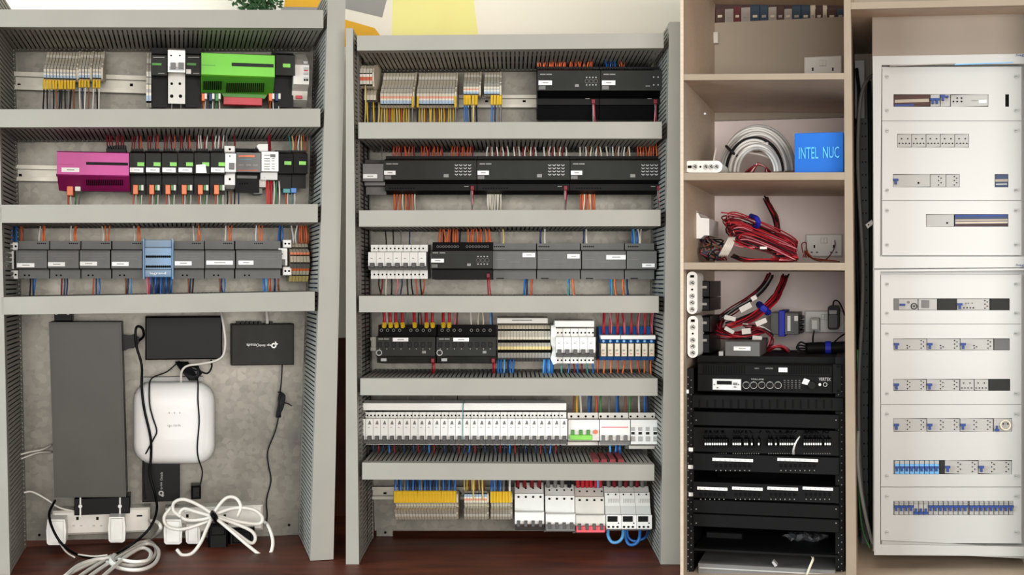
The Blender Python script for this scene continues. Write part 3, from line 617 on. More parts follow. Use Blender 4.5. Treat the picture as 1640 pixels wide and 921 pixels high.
# ================================================================== middle board, top row
CUR[0] = 2
terminals('pale terminal with red jumper, %s in the raised block at the top left', 565.5, 6, 5.1, [(105, .1), (105, .5), (110, .58, 'beige2'), (117, .62, 'hole'), (118.5, .62, 'beige2'), (123, .62, 'rust'), (129, .62, 'beige2'), (135, .6, 'hole'), (137.5, .6, 'beige'), (142, .54), (142, .1)], 'raised terminals top left', 'beige end plate closing the raised terminal block')
terminals('pale terminal with yellow wire tip, %s in the low block at top left', 572, 6, 5.1, [(143, .1), (143, .36), (152, .42, 'beige'), (160, .42, 'mgrey'), (166, .36), (166, .1)], 'low terminals top left')
wires('# wire curving down from the raised terminal block', [(575, 'paleyellow'), (585, 'paleyellow')], 137, 197, .6, .45, 1.3, 4)
wires('# wire below the low terminal block at the top left', [(576, 'yellow'), (582, 'gwire'), (588, 'yellow'), (593, 'navy'), (598, 'yellow'), (603, 'kwire'), (607, 'paleyellow')], 164, 197, .42, .45, 1.4, 4)
terminals('pale terminal slice, %s of the first long block with red jumper', 609, 10, 5.15, tprof(117, 173), 'long terminal block one', 'thick beige end plate between the two long terminal blocks')
terminals('pale terminal slice, %s of the second long block with red jumper', 667, 12, 5.1, tprof(117, 173), 'long terminal block two', 'thick beige end plate closing the second long terminal block')
wires('# wire under the two long pale terminal blocks', spread(612, 655, 12, ['yellow', 'paleyellow', 'yellow', 'rust', 'yellow'])+spread(672, 726, 15, ['yellow', 'paleyellow', 'yellow', 'brown']), 172, 197, .34, .45, 1.3, 2)
wires('# wire with yellow tip at the ends of the long terminal blocks', [(661, 'gwire'), (669, 'kwire'), (729, 'gwire')], 156, 197, .5, .5, 1.2, 1, ferr='yellow', fl=16)
terminals('pale terminal slice, %s of the block left of the bare rail pair', 742, 5, 5, tprof(116, 155), 'small terminal block one', 'beige end plate of the first small terminal block, middle board')
terminals('pale terminal slice, %s of the small block next to bare rail', 775, 5, 5, tprof(116, 155, red=False), 'small terminal block two', 'beige end plate of the second small terminal block, middle board')
wires('# wire with yellow tip under the small pale terminal blocks', [(744, 'blue'), (748, 'blue'), (752, 'kwire'), (758, 'paleyellow'), (763, 'kwire'), (788, 'blue'), (793, 'navy'), (798, 'gwire'), (802, 'gwire')], 153, 197, .44, .5, 1.6, 2, ferr='yellow', fl=15)
def keypad(t, x0, y0, x1, y1, nx, ny, w, m='lgrey'):
    b = B(); sx, sy = (x1-x0)/nx, (y1-y0)/ny
    for i in range(nx):
        for j in range(ny): b.poly([(x0+sx*(i+.12), y0+sy*(j+.3)), (x0+sx*(i+.5), y0+sy*(j+.62)), (x0+sx*(i+.88), y0+sy*(j+.3)), (x0+sx*(i+.88), y0+sy*(j+.62)), (x0+sx*(i+.5), y0+sy*(j+.95)), (x0+sx*(i+.12), y0+sy*(j+.62))], w, w+fr(.4), m)
    b.mk('keypad', t)
def roundpad(t, cx, cy, w):
    b = B()
    for i in range(4):
        for j in (-1, 1): b.disc(cx-7.5+i*5, cy+j*6, 1.2, w, w+fr(.4), 'lgrey', 6)
    for i in range(3): b.ring(cx-7+i*7, cy, 3.4, 2.9, w, w+fr(.3), 'mgrey', 10)
    b.mk('keypad', t)
def redplug(t, x, y, w):
    plug(x-2.8, y, 5.6, 7, 'dkred', w-.06, w+.03, t, 'bus_plug')
for i, (a, b_) in enumerate(((861, 961.5), (962.5, 1062))):
    t = E('relay_module', ['black relay module with round keypad on the top right rail', 'black module with four buttons at the top right corner'][i], 'control module', (a+b_)/2, 192, .1)
    B().prof(a, b_, [(107, .1), (107, .44), (111, .44), (113, .60, 'blackface'), (145, .60), (146, .52), (157, .46), (158, .5, 'softblack'), (168, .5), (169, .44), (192, .40), (192, .1)], 'black').mk('housing', t)
    sticker(t, a+1.5, 129, a+23, 136, .6); B().box(a+2, 137, a+13, 143.5, .6, .603, 'mgrey', .5).mk('printed_badge', t)
    bars(t, 'printed_line', [a+4, a+14], 118, 120, .6, 9, 'print'); holes(t, rng(a+4, a+42, 10) + rng(a+52, a+88, 9), 110, .44, 1.1, 1.2)
    if not i: roundpad(t, 947, 130, .6); bars(t, 'printed_line', [a+60], 135, 139, .6, 6, 'print')
    else: holes(t, (1047, 1054), 123.5, .6, 1.3, 1.3, 'lgrey', 'button_row'); holes(t, (1047, 1054), 136, .6, 1.3, 1.3, 'lgrey', 'button_row'); bars(t, 'printed_line', [1034], 137, 138.5, .6, 7, 'print')
    x = (950.5, 1050)[i]; redplug(t, x, 159, .5); bars(t, 'printed_line', [x-13], 157.5, 158.5, .502, 7, 'print')
    wires('# bus wire from the red plug of the %s top-row black module' % ['left', 'right'][i], [(x-1, 'gwire'), (x, 'pink'), (x+1.5, 'dkred')], 165, 197, .5, .55, 1.2, 3)
wires('# wire into the top of the upper right black relay module', spread(863, 905, 14, ['orange', 'rust', 'orange', 'rust', 'brown'])+spread(913, 948, 11, ['orange', 'rust', 'rust', 'brown']), 110, 81, .4, .45, 1.3, 3)
wires('# wire into the top of the corner black module with four buttons', spread(971, 985, 5, ['blue', 'navy'])+spread(992, 1000, 3, ['brown', 'rust', 'brown']), 110, 81, .4, .45, 1.3, 3)
# ------------------------------------------------------------------ middle board, second row
t = E('bus_module', 'mid grey module with white sticker at the left end of second row', 'control module', 598, 312, .1)
B().prof(581, 614, [(256, .1), (256, .44), (261, .5), (262.5, .62), (290, .62), (292, .5), (297, .5), (300, .42), (312, .40), (312, .1)], 'mgrey').mk('housing', t)
sticker(t, 581.5, 279, 604, 285.5, .62); holes(t, (596, 602), 307, .405, 2, 1.6); B().box(581.5, 267, 613, 267.6, .62, .622, 'dgrey').mk('printed_line', t)
wires('# thin wire above the mid grey module', [(612, 'gwire')], 258, 222, .4, .5, .9)
for i, a in enumerate((614.5, 764, 913.5)):
    t = E('relay_module', '%s wide black relay module with four-by-four keypad and red plug' % ['leftmost', 'middle', 'rightmost'][i], 'control module', a+74, 310, .1, 'wide black relay modules')
    B().prof(a, a+148.6, [(250, .1), (250, .44), (255, .44), (257, .60, 'blackface'), (288, .60), (289, .52), (294, .48), (295, .5, 'softblack'), (305, .5), (307, .42), (312, .36), (312, .1)], 'softblack').mk('housing', t)
    sticker(t, a+.8, 273.5, a+19, 280, .6); B().box(a+1, 281, a+12, 287, .6, .603, 'mgrey', .5).mk('printed_badge', t)
    bars(t, 'printed_line', [a+4, a+14], 261.5, 263.5, .6, 9, 'print'); keypad(t, a+113, 261.5, a+141, 281.5, 4, 4, .6); bars(t, 'printed_line', [a+96], 279, 284, .6, 8, 'print')
    holes(t, rng(a+10, a+47, 10)+rng(a+59, a+96, 10)+rng(a+107, a+144, 10), 254.5, .44, 1.2, 1.3); holes(t, rng(a+10, a+48, 10), 301.5, .5, 1.3, 1.2)
    x = a+142; redplug(t, x, 297.5, .5); bars(t, 'printed_line', [x-13], 298, 299, .501, 7, 'print')
    wires('# bus wire from the red plug of the %s wide black module' % ['first', 'second', 'third'][i], [(x-2, 'gwire'), (x, 'pink'), (x+1.5, 'dkred')], 304, 337, .5, .6, 1.2, 3)
    up = [['rust', 'rust', 'rust', 'dkred', 'rust'], ['wwire', 'brown', 'wwire', 'dkred'], ['beige', 'gwire', 'wwire', 'brown']][i]
    for s, (p, q) in enumerate(((16, 50), (60, 95), (108, 142))):
        cs = ['rust', 'orange', 'rust'] if (i == 2 and s == 2) else up
        wires('# wire into the top of the %s wide black relay module' % ['first', 'second', 'third'][i], spread(a+p, a+q, 9, cs), 254, 222, .4, .45, 1.25, 3)
    dn = [['orange', 'rust', 'orange', 'beige'], ['wwire', 'beige'], ['rust', 'orange', 'beige']][i]
    wires('# wire out of the bottom of the %s wide black relay module' % ['first', 'second', 'third'][i], spread(a+17, a+(50 if i < 1 else 38), 8, dn), 308, 337, .36, .45, 1.5, 3)
# ------------------------------------------------------------------ breakers
def mcb(label, x, pitch, ys, group, n, fmt, twin=True, cap='mgrey', mark=False, wt=.46, wf=.64):
    y0, a, b_, y1 = ys
    t = E('breaker', fmt % nth(0), 'breaker', x+pitch/2, y1, .1, group)
    B().prof(x+.25, x+pitch-.25, [(y0, .1), (y0, wt), (a-1, wt), (a, wf), (b_-6, wf, cap), (b_, wf-.02, 'lgrey'), (b_+1, wt), (y1, wt), (y1, .1)], 'white').mk('housing', t)
    holes(t, (x+pitch*.27, x+pitch*.75) if twin else (x+pitch/2,), (y0+a)/2, wt, 1.5, 1.6); 
    if y1-b_ > 6: holes(t, (x+pitch*.27, x+pitch*.75), (b_+1+y1)/2, wt, 1.5, 1.7)
    q = plug(x+pitch*.22, b_-11, pitch*.5, 7.5, 'toggle', wf-.01, wf+.05, t, 'toggle')
    if mark: B().poly([(x+pitch*.5, a+3), (x+pitch*.62, a+3), (x+pitch*.75, a+9), (x+pitch*.3, a+9)], wf, wf+.002, 'mgrey').mk('printed_mark', t)
    B().box(x+pitch*.3, a+13 if mark else a+9, x+pitch*.55, a+14 if mark else a+10.4, wf, wf+.002, 'print').mk('printed_line', t)
    for i in range(1, n): dup(t, x+pitch*(i+.5), y1, .1, fmt % nth(i))
    return t
SEVEN = 'white breaker, %s of the row of seven left of the black module'
def row(fmt, x, pitch, ys, group, n, **k):
    # pitch is measured on the front faces; copies step by the same real distance
    y0, a, b_, y1 = ys; keep = globals()['dup']
    base = {}
    def d2(root, px, py, w, label, group=None):
        i = round((px-x)/pitch-.5)
        r = keep(root, px, py, w, label, group); L = ORG[root]+Vector((i*pitch*unit(.64), 0, 0))
        r.matrix_world = PAN[CUR[0]]['M'] @ Matrix.Translation(L); return r
    globals()['dup'] = d2; mcb('', x, pitch, ys, group, n, fmt, **k); globals()['dup'] = keep
row(SEVEN, 589.5, 13.3, (392, 404, 432, 446.5), 'seven white breakers', 7)
wires('# wire above the seven white breakers', [(619, 'kwire'), (630, 'kwire'), (642, 'gwire'), (656, 'navy')], 394, 363, .42, .45, 1.2, 4)
wires('# wire below the seven white breakers', [(607, 'kwire'), (613, 'dkred'), (619, 'beige'), (627, 'kwire'), (636, 'pink'), (644, 'navy'), (652, 'kwire'), (659, 'kwire'), (666, 'rust'), (673, 'kwire'), (679, 'rust')], 444, 474, .42, .45, 1.3, 5)
t = E('relay_module', 'black module with round keypad right of the seven breakers', 'control module', 740, 448, .1)
B().prof(690.5, 788.5, [(388, .1), (388, .44), (400, .46), (402, .62, 'blackface'), (430, .62), (432, .5), (447, .5), (448, .1)], 'softblack').mk('housing', t)
sticker(t, 690.5, 414.5, 711, 420.5, .62); B().box(691, 423, 701, 429, .62, .623, 'mgrey', .5).mk('printed_badge', t); bars(t, 'printed_line', [693, 704], 404, 406, .62, 9, 'print'); roundpad(t, 773, 417, .62); bars(t, 'printed_line', [748], 422, 426, .62, 6, 'print')
b = B()
for x in rng(701, 733, 8)+rng(748, 781, 8): b.ring(x, 395, 2, 1.3, .452, .456, 'mgrey', 8)
b.mk('clamp_ring_row', t); redplug(t, 782, 438, .5)
wires('# bus wire from the red plug of the module beside the breakers', [(781, 'dkred'), (784, 'red')], 445, 474, .5, .5, 1.2)
wires('# wire into the top of the module beside the seven breakers', spread(703, 736, 11, ['orange', 'rust', 'kwire', 'orange'])+spread(750, 786, 11, ['orange', 'rust', 'orange', 'gwire']), 391, 363, .42, .45, 1.4, 3)
for i, (a, b_, s) in enumerate(((789, 859.5, (837, 857, 405, 412)), (860.5, 931, (908.5, 928.5, 407, 414)), (932, 1002.5, (971, 1002, 408.5, 415.5)), (1003.5, 1052, (1028.5, 1048.5, 422, 428)))):
    t = module('bus_module', 'dark grey module with small white sticker, %s right of the black module' % nth(i), 'control module', a, b_, (390, 402, 431, 447), 'dgrey', None, .44, .6, 'dark grey modules, middle board')
    sticker(t, s[0], s[2], s[1], s[3], .6); B().box(a+3, 415, a+20, 416, .6, .602, 'mgrey').box(a+26, 419, a+44, 420, .6, .602, 'mgrey').mk('printed_line', t)
    holes(t, rng(a+3, a+18, 6), 395, .44, 1.3, 1.2); bars(t, 'clip', [a+6], 445, 447, .44, 12, 'black')
wires('# wire above the dark grey modules of the middle board', [(800, 'gwire'), (806, 'paleyellow'), (866, 'navy'), (873, 'wwire'), (934, 'navy'), (940, 'wwire'), (1013, 'blue'), (1016, 'skyblue'), (1020, 'blue'), (1024, 'wwire'), (1026, 'beige')], 393, 363, .4, .45, 1.6, 3)
wires('# wire below the dark grey modules of the middle board', [(841, 'blue'), (844, 'navy'), (852, 'rust'), (909, 'teal'), (911, 'blue'), (917, 'orange'), (977, 'blue'), (979, 'teal'), (985, 'orange'), (998, 'orange'), (1004, 'navy')], 444, 474, .42, .45, 1.8, 3)
# ------------------------------------------------------------------ middle board, fourth row
for i, a in enumerate((602, 699)):
    t = E('switch_module', ['black eight-rocker module at the left of the fourth row', 'black eight-rocker module beside the pale distribution terminals'][i], 'control module', a+48, 582, .1)
    B().prof(a, a+95, [(520, .1), (520, .44), (538, .48), (540, .62, 'blackface'), (570, .62), (571, .56, 'blackface'), (581, .54), (582, .1)], 'softblack').mk('housing', t)
    sticker(t, a+27, 541, a+52, 547, .62); bars(t, 'printed_line', [a+4, a+13], 542, 544, .62, 8, 'print'); B().ring(a+5, 565, 5, 3.6, .62, .623, 'lgrey', 12).box(a+8, 574, a+17, 578.5, .57, .573, 'lgrey').mk('printed_badge', t)
    for x in rng(a+3, a+37, 4)+rng(a+51, a+83, 4):
        q = B().box(x, 548.5, x+6, 556, .62, .628, 'black', .4).mk('rocker', t); B().box(x+2.4, 558, x+3.8, 559.8, .62, .623, 'print').mk('printed_number', q)
    b = B()
    for x in rng(a+9, a+38, 4)+rng(a+56, a+86, 4): b.ring(x, 529, 2.6, 1.7, .462, .468, 'mgrey', 8)
    b.mk('clamp_ring_row', t); redplug(t, a+91, 574, .57); bars(t, 'printed_line', [a+74], 562, 566, .62, 6, 'print')
    wires('# wire from the red plug of the %s eight-rocker module' % ['left', 'right'][i], [(a+91, 'dkred'), (a+93, 'red')], 580, 606, .54, .5, 1.4, 4)
wires('# wire with yellow tip into the eight-rocker modules', [(x, 'red') for x in (615, 625.5, 635, 645, 664, 683, 693, 710, 719)], 522, 500, .44, .48, 2.6, 1, ferr='yellow', fl=4)
wires('# thin wire among the tops of the eight-rocker modules', [(620, 'wwire'), (630, 'wwire'), (650, 'gwire'), (671, 'kwire'), (675, 'dkred'), (728, 'pink'), (732, 'dkred'), (755, 'wwire'), (766, 'beige'), (774, 'beige'), (786, 'skyblue'), (789, 'navy')], 524, 500, .4, .46, 1.3, 3)
B().box(796, 509, 877.5, 518, .2, .5, 'offwhite', 1).box(820, 512, 852, 514, .5, .502, 'print').mk('marker_strip', None, 'white marker strip above the pale distribution terminals', 'marker strip')
terminals('pale three-deck terminal, %s between the rocker module and white bracket', 797, 17, 5.0, [(521, .1), (521, .34), (527, .38, 'hole'), (530, .38, 'beige2'), (540, .46, 'beige'), (544, .46, 'hole'), (549, .46, 'beige2'), (555, .52, 'paleyellow'), (560, .52, 'hole'), (565, .5, 'beige2'), (573, .42, 'mgrey'), (579, .36), (579, .1)], 'three-deck terminals')
b = B().poly([(883, 522), (890, 520), (892, 582), (886, 584), (882, 575), (885, 560), (882, 548)], .1, .5, 'white')
b.mk('end_bracket', None, 'white end bracket between distribution terminals and five breakers', 'end clamp')
wires('# wire below the pale distribution terminals', spread(798, 822, 6, ['blue', 'blue', 'skyblue', 'navy'])+spread(871, 886, 6, ['skyblue', 'blue', 'blue']), 576, 606, .4, .48, 1.9, 2)
row('white breaker, %s of the five under the short white cover', 890, 12.75, (526, 540, 571, 582), 'five white breakers', 5)
B().box(888.5, 513.5, 952, 524, .3, .6, 'white', 1).mk('busbar_cover', None, 'short white busbar cover over five breakers', 'busbar cover')
wires('# wire below the five white breakers', [(900, 'teal'), (911, 'blue'), (919, 'dkred'), (925, 'blue'), (932, 'dkred'), (940, 'teal'), (949, 'blue')], 580, 606, .42, .48, 1.4, 3)
t0 = E('relay', 'clear relay in a blue socket, leftmost of eight at the fourth row end', 'relay', 966, 575, .1, 'eight relays in blue sockets')
B().prof(961.5, 972, [(523, .1), (523, .38), (536, .42), (537, .5), (549, .56), (550, .4), (570, .4), (571, .55), (577, .5), (577, .1)], 'blue').mk('socket', t0)
B().box(962.3, 550, 971.3, 571, .4, .62, 'relay', .8).mk('relay_cube', t0); B().box(964, 560, 968, 562, .62, .623, 'print').box(965, 566, 968, 567.5, .62, .623, 'rust').mk('printed_line', t0)
B().disc(966.5, 546.5, 2.2, .55, .58, 'skyblue').mk('indicator', t0)
for i in range(1, 8):
    r = dup(t0, 966+11*i, 575, .1, 'clear relay in a blue socket, %s of eight at the fourth row end' % nth(i)); r.matrix_world = PAN[2]['M'] @ Matrix.Translation(ORG[t0]+Vector((11*i*unit(.6), 0, 0)))
for a, b_, l in ((962, 993.5, 'left'), (994.5, 1050, 'right')): B().box(a, 537, b_, 543.5, .5, .62, 'white', .6).mk('marker_strip', None, 'white marker strip above blue relays, %s piece' % l, 'marker strip')
wires('# wire fanning into the blue relay sockets', [(966+11*i+k, c) for i in range(8) for k, c in ((0, 'red'), (2, 'pink' if i % 2 else 'red'))], 536, 500, .44, .45, 1.3, 4)
wires('# wire below the blue relay sockets', [(958+10.6*i, 'orange' if i % 3 else 'rust') for i in range(9)], 575, 606, .45, .48, 1.5, 4)
# ------------------------------------------------------------------ middle board, fifth row
row('white breaker, %s from the left in the long row under the white cover', 573.5, 11.98, (660, 671, 710, 712), 'long row of breakers', 28, mark=True)
B().prof(580, 907, [(641, .3), (641, .5), (646, .62), (657, .62), (657, .3)], 'white').mk('busbar_cover', None, 'long white busbar cover over the long breaker row', 'busbar cover')
B().tube([(744, 641, .56), (742, 648, .64), (741, 664, .66), (741, 705, .68)], .8, 'teal', 5).mk('wire_tie', None, 'thin green string looped over the long white busbar cover', 'string')
t = module('green_lever_breaker', 'white four-pole unit with green levers right of the long breaker row', 'breaker', 910, 960, (661, 672, 706, 713), 'offwhite', 'white', .48, .62)
holes(t, (915, 926.5, 938, 950), 667, .48, 2, 2)
for x in (913, 926, 938): plug(x+2, 689, 5, 8, 'dkgreen', .6, .65, t, 'lever')
plug(912.5, 697, 36, 8, 'lime', .6, .66, t, 'lever_bar'); B().disc(954, 692, 3.6, .62, .64, 'orange').mk('test_button', t)
t = module('four_pole_breaker', 'white four-pole breaker with red stripe beside the green levers', 'breaker', 960.5, 1009.5, (661, 672, 706, 713), 'offwhite', 'white', .48, .63)
holes(t, (962, 973.5, 985, 996), 667, .48, 2, 2); B().box(963, 683.5, 1006, 685, .63, .632, 'mcbred').mk('printed_line', t); plug(961.5, 706, 48, 6, 'mgrey', .6, .64, t, 'toggle_bar')
for x in (964, 976, 988, 1000): plug(x, 698, 5, 9, 'mgrey', .62, .67, t, 'toggle')
t = module('contactor', 'white four-pole unit with dark windows at the fifth row end', 'contactor', 1010, 1053, (661, 672, 712, 719), 'offwhite', 'white', .48, .64)
holes(t, (1010, 1021, 1033, 1045), 667, .48, 1.8, 1.8)
for x in (1010.5, 1022, 1034, 1046): B().box(x+.5, 692, x+6, 696, .64, .643, 'black').box(x, 699, x+6.5, 707, .64, .645, 'lgrey', .4).box(x, 684, x+6, 690, .64, .643, 'lgrey').mk('window', t)
wires('# wire above the four-pole units of the fifth row', [(919, 'brown'), (924, 'yellow'), (931, 'wwire'), (943, 'blue'), (946, 'navy'), (955, 'rust'), (962, 'grnwire'), (976, 'gwire'), (988, 'blue'), (991, 'navy'), (1001, 'brown'), (1008, 'grnwire'), (1024, 'wwire'), (1033, 'blue'), (1037, 'navy')], 663, 634, .44, .46, 1.8, 2)
wires('# thin wire in the gap above the long white busbar cover', [(654, 'gwire'), (694, 'gwire'), (732, 'kwire'), (822, 'gwire'), (861, 'gwire')], 650, 634, .4, .44, .8, 1)
wires('# wire below the long breaker row', [(590+8.1*i, ['kwire', 'navy', 'dkred', 'navy', 'blue', 'dkred', 'kwire', 'navy'][i % 8]) for i in range(39)], 706, 742, .42, .44, 1.5, 3, over=14)
wires('# thick wire below the four-pole units', [(977, 'skyblue'), (987, 'blue'), (990, 'navy'), (993, 'blue')], 710, 743, .46, .44, 2.0, 2, over=14)
b = B()
for x in (950, 963, 977, 990): b.box(x, 736, x+9, 742, .5, .9, 'dkred')
b.mk('thick_cable_set', None, 'dark red cable tops showing through the lowest trunking slots', 'cable')
# ------------------------------------------------------------------ middle board, lowest row
for lab, x0, n, p, rd, gname in (('blue-wired block', 631, 21, 4.7, False, 'a'), ('red-jumper block', 742.5, 8, 4.6, True, 'b'), ('small block beside the red-topped breaker', 785.5, 7, 4.6, False, 'c')):
    terminals('pale terminal slice, %%s of the lowest-row %s' % lab, x0, n, p, tprof(786, 832, .46, .5, rd, flip=True), 'lowest terminals '+lab, 'end plate closing the lowest-row '+lab)
wires('# wire with yellow tip into the lowest-row blue-wired block', [(633+4.75*i, ['blue', 'navy', 'blue', 'gwire', 'blue', 'navy'][i % 6]) for i in range(21)], 803, 768, .5, .45, 1.9, 2, ferr='yellow', fl=17)
wires('# wire into the lowest-row red-jumper block', [(744+4*i, ['paleyellow', 'yellow', 'brown'][i % 3]) for i in range(9)], 788, 768, .34, .4, 1.4, 3)
wires('# long wire crossing the lowest-row red-jumper block', [(758, 'paleyellow'), (773, 'paleyellow')], 801, 768, .5, .48, 1.3, 0, bow=0)
wires('# wire with yellow tip into the lowest-row small block', [(787.5+4.9*i, ['blue', 'blue', 'navy', 'blue', 'gwire', 'kwire', 'wwire'][i]) for i in range(7)], 803, 768, .5, .45, 1.8, 2, ferr='yellow', fl=16)
def four(label, x0, x1, y, lev, body='white'):
    t = E('four_pole_breaker', label, 'breaker', (x0+x1)/2, y+74, .1)
    B().prof(x0, x1, [(y, .1), (y, .36), (y+17, .46), (y+18, .5), (y+45, .54), (y+47, .64), (y+66, .64), (y+68, .6, 'mgrey'), (y+76, .5), (y+76, .1)], body).mk('housing', t)
    p = (x1-x0)/4; holes(t, [x0+p*(i+.5) for i in range(4)], y+9, .42, 1.6, 1.6); holes(t, [x0+p*(i+.5) for i in range(4)], y+23, .51, 2.1, 1.9)
    for i in range(4): plug(x0+p*i+p*.3, y+62, p*.42, 9, 'toggle', .62, .68, t, 'toggle')
    if lev: plug(x0+.5, y+65, x1-x0-1, 10, lev, .62, .67, t, 'toggle_bar')
    B().box(x0+2, y+47.5, x1-2, y+48.3, .64, .642, 'lgrey').mk('printed_line', t)
four('white four-pole breaker nearest the lowest-row terminals', 824.5, 871.5, 773, None)
four('white four-pole breaker with dark levers, second in the lowest row', 874, 921.5, 776, 'mgrey', 'white')
four('white four-pole breaker with a bright red lever bar', 922.5, 969.5, 778, 'mcbred', 'offwhite')
wires('# thick wire above the lowest-row four-pole breakers', [(829+11.5*i, 'dkred') for i in range(4)]+[(878+11.3*i, 'gwire') for i in range(3)]+[(912, 'kwire')]+[(926+7*i, 'red') for i in range(6)]+[(958, 'skyblue')]+[(975+9*i, ['gwire', 'dkred'][i % 2]) for i in range(7)], 780, 769, .4, .42, 3.6, 1)
for i, x in enumerate((971, 995.5, 1020)):
    t = E('timer', 'white timer with black display, %s of three in the lowest row' % ['leftmost', 'middle', 'rightmost'][i], 'timer', x+12, 849, .1, 'three timers')
    B().prof(x, x+24, [(779, .1), (779, .4), (788, .46), (789, .5), (810, .54), (824, .6), (825, .66), (847, .66), (849, .6), (849, .1)], 'white').mk('housing', t)
    B().box(x+2, 827, x+18, 836, .66, .664, 'screen', .5).mk('display', t); holes(t, (x+4, x+11, x+18), 844, .66, 2.3, 1.8, name='button_row'); holes(t, (x+19.5,), 838, .66, 1.3, 1.3, name='button')
    bars(t, 'vent_row', rng(x+3, x+19, 7), 799, 806, .53, .8, 'lgrey'); holes(t, (x+3, x+15), 792, .51, 1.4, 1.5)
t = E('link_cable', 'thick blue cable looping under the first two timers', 'cable', 985, 872, .3)
B().tube([(974, 846, .45), (974, 858, .48), (980, 868, .5), (990, 868, .5), (997, 860, .5), (998, 846, .46)], 2.8, 'skyblue', 8, 5).mk('cable_loop', t, smooth=True)
t = E('link_cable', 'thick blue cable looping under the last two timers', 'cable', 1010, 875, .3)
B().tube([(1001, 846, .45), (1002, 862, .48), (1008, 872, .5), (1018, 871, .5), (1024, 862, .5), (1025, 846, .46)], 2.8, 'blue', 8, 5).tube([(1004, 848, .45), (1006, 860, .47), (1013, 866, .48), (1022, 866, .48), (1034, 860, .46), (1040, 846, .3)], 2.2, 'blue', 8, 5).mk('cable_loop', t, smooth=True)
# ================================================================== plant above the left board
def plant():
    CUR[0] = 1
    t = E('potted_plant', 'dark green trailing plant above the left board', 'plant', 415, -60, -.1)
    b = B(); rnd = random.Random(3)
    for i in range(700):
        x = 414+rnd.gauss(0, 20); y = rnd.uniform(-60, 17) - abs(x-414)*.12; w = rnd.uniform(-.25, .1)
        if not 372 < x < 458: continue
        p = P(x, y, w); L = rnd.uniform(8, 15)*unit(); a = rnd.uniform(0, 6.28); tl = rnd.uniform(-.8, .5)
        dr = Vector((math.cos(a), -.5*rnd.random(), math.sin(a)*.6-.5)).normalized(); sd = dr.cross(Vector((rnd.random()-.5, 1, rnd.random()-.5))).normalized()*L*.22; up = Vector((0, -1, 0))*L*.1
        b.add([p, p+dr*L*.5+sd, p+dr*L, p+dr*L*.5-sd, p+dr*L*.5+up], [[0, 1, 4], [1, 2, 4], [2, 3, 4], [3, 0, 4]], 'leaf')
    b.mk('foliage', t, kind='stuff')
    B().prof(400, 430, [(-62, -.3), (-62, -.02), (-92, .05), (-92, -.38)], 'pot').mk('pot', t)
    b = B()
    for i in range(9): b.tube([(406+i*2, -64, -.15), (380+i*9, -76, -.05), (374+i*10, -30, -.05), (380+i*9, 4, -.06)], .8, 'leaf', 5)
    b.mk('stem_set', t, kind='stuff')
    z = (CY+62)/F*2.9+H
    s = B().box(380, -62, 455, -58, -.75, .05, 'white'); s.mk('wall_shelf', None, 'white wall shelf holding the trailing plant', 'shelf')
plant()
# ================================================================== right: laminate cabinet
CUR[0] = 3
t = E('storage_cabinet', 'taupe laminate cabinet with open shelves and upright divider', 'cabinet', 1366, 936, 0)
cab = t
BOT = 936
B().box(1089.5, -120, 1094.6, BOT, -.02, 1, 'laminate').mk('side_panel', t)
B().poly([(1351, -120), (1361, -120), (1371.5, BOT), (1355, BOT)], -.02, .995, 'laminate').poly([(1351, -120), (1361, -120), (1371.5, BOT), (1355, BOT)], .995, 1.0, 'edge').mk('upright', t)
def shelf(x0, x1, l0, l1, r0, r1, w0=.0):
    c = [(x0, l0), (x1, r0), (x1, r1), (x0, l1)]
    o = B().poly(c, w0, .99, 'laminate').mk('shelf', t); B().poly(c, .99, .998, 'edge').mk('edge_band', o)
shelf(1094.6, 1352, -90, -78, -90, -78)
shelf(1094.6, 1352, 119, 128.5, 117, 127)
shelf(1094.6, 1353, 277, 288.5, 276, 288, .03)
shelf(1094.6, 1354, 420.5, 431.5, 421, 433, .03)
shelf(1361, 1660, 4, 15, -3, 8)
shelf(1094.6, 1355, BOT-12, BOT, BOT-12, BOT); shelf(1371, 1660, 928, BOT, 928, BOT)
B().box(1640+14, -120, 1662, BOT, -.02, 1, 'laminate').mk('side_panel', t)
B().box(1120, 32, 1362, 192, -.05, -.012, 'taupe').mk('back_panel', t)
B().box(1120, 190, 1362, 860, -.05, -.012, 'plaster').mk('back_panel', t, 'pale plaster-coloured back panel')
B().box(1356, -30, 1640, 870, -.05, -.01, 'taupe').mk('back_panel', t)
B().quad(1397, 13, 1652, 95, .80, .83, 'fascia').mk('fascia', t)
B().disc(1129, 182, 1.8, .5, .52, 'silver').mk('shelf_pin', t)
# books behind the back panel
xs = 1132.0; rnd = random.Random(5); i = 0
seq = ['bookbrown', 'bookbrown', 'bookgrey', 'bookred', 'bookgrey', 'bookblue', 'bookblue', 'bookgrey', 'bookbrown', 'bookgrey', 'bookblue', 'bookblue', 'bookcream', 'bookbrown', 'bookcream', 'bookbrown', 'bookblue', 'bookgrey', 'bookcream']
seqn = {'bookbrown': 'dark brown', 'bookgrey': 'grey', 'bookred': 'dark red', 'bookblue': 'dark blue', 'bookcream': 'cream'}
while xs < 1356 and i < 19:
    ww = rnd.uniform(11.5, 15) if seq[i] != 'bookcream' else rnd.uniform(6, 9)
    tb = E('book', '%s book, %s in the row behind the cabinet top' % (seqn[seq[i]], nth(i)), 'book', xs+ww/2, 34, -.2, 'books behind the cabinet')
    B().box(xs, 12+rnd.uniform(-6, 3), xs+ww, 36, -.28, -.06, seq[i], .5).mk('cover', tb)
    B().box(xs+ww*.25, 24, xs+ww*.75, 28, -.06, -.056, 'bookcream' if i % 2 else 'bookgrey').mk('title_block', tb)
    xs += ww+.3; i += 1
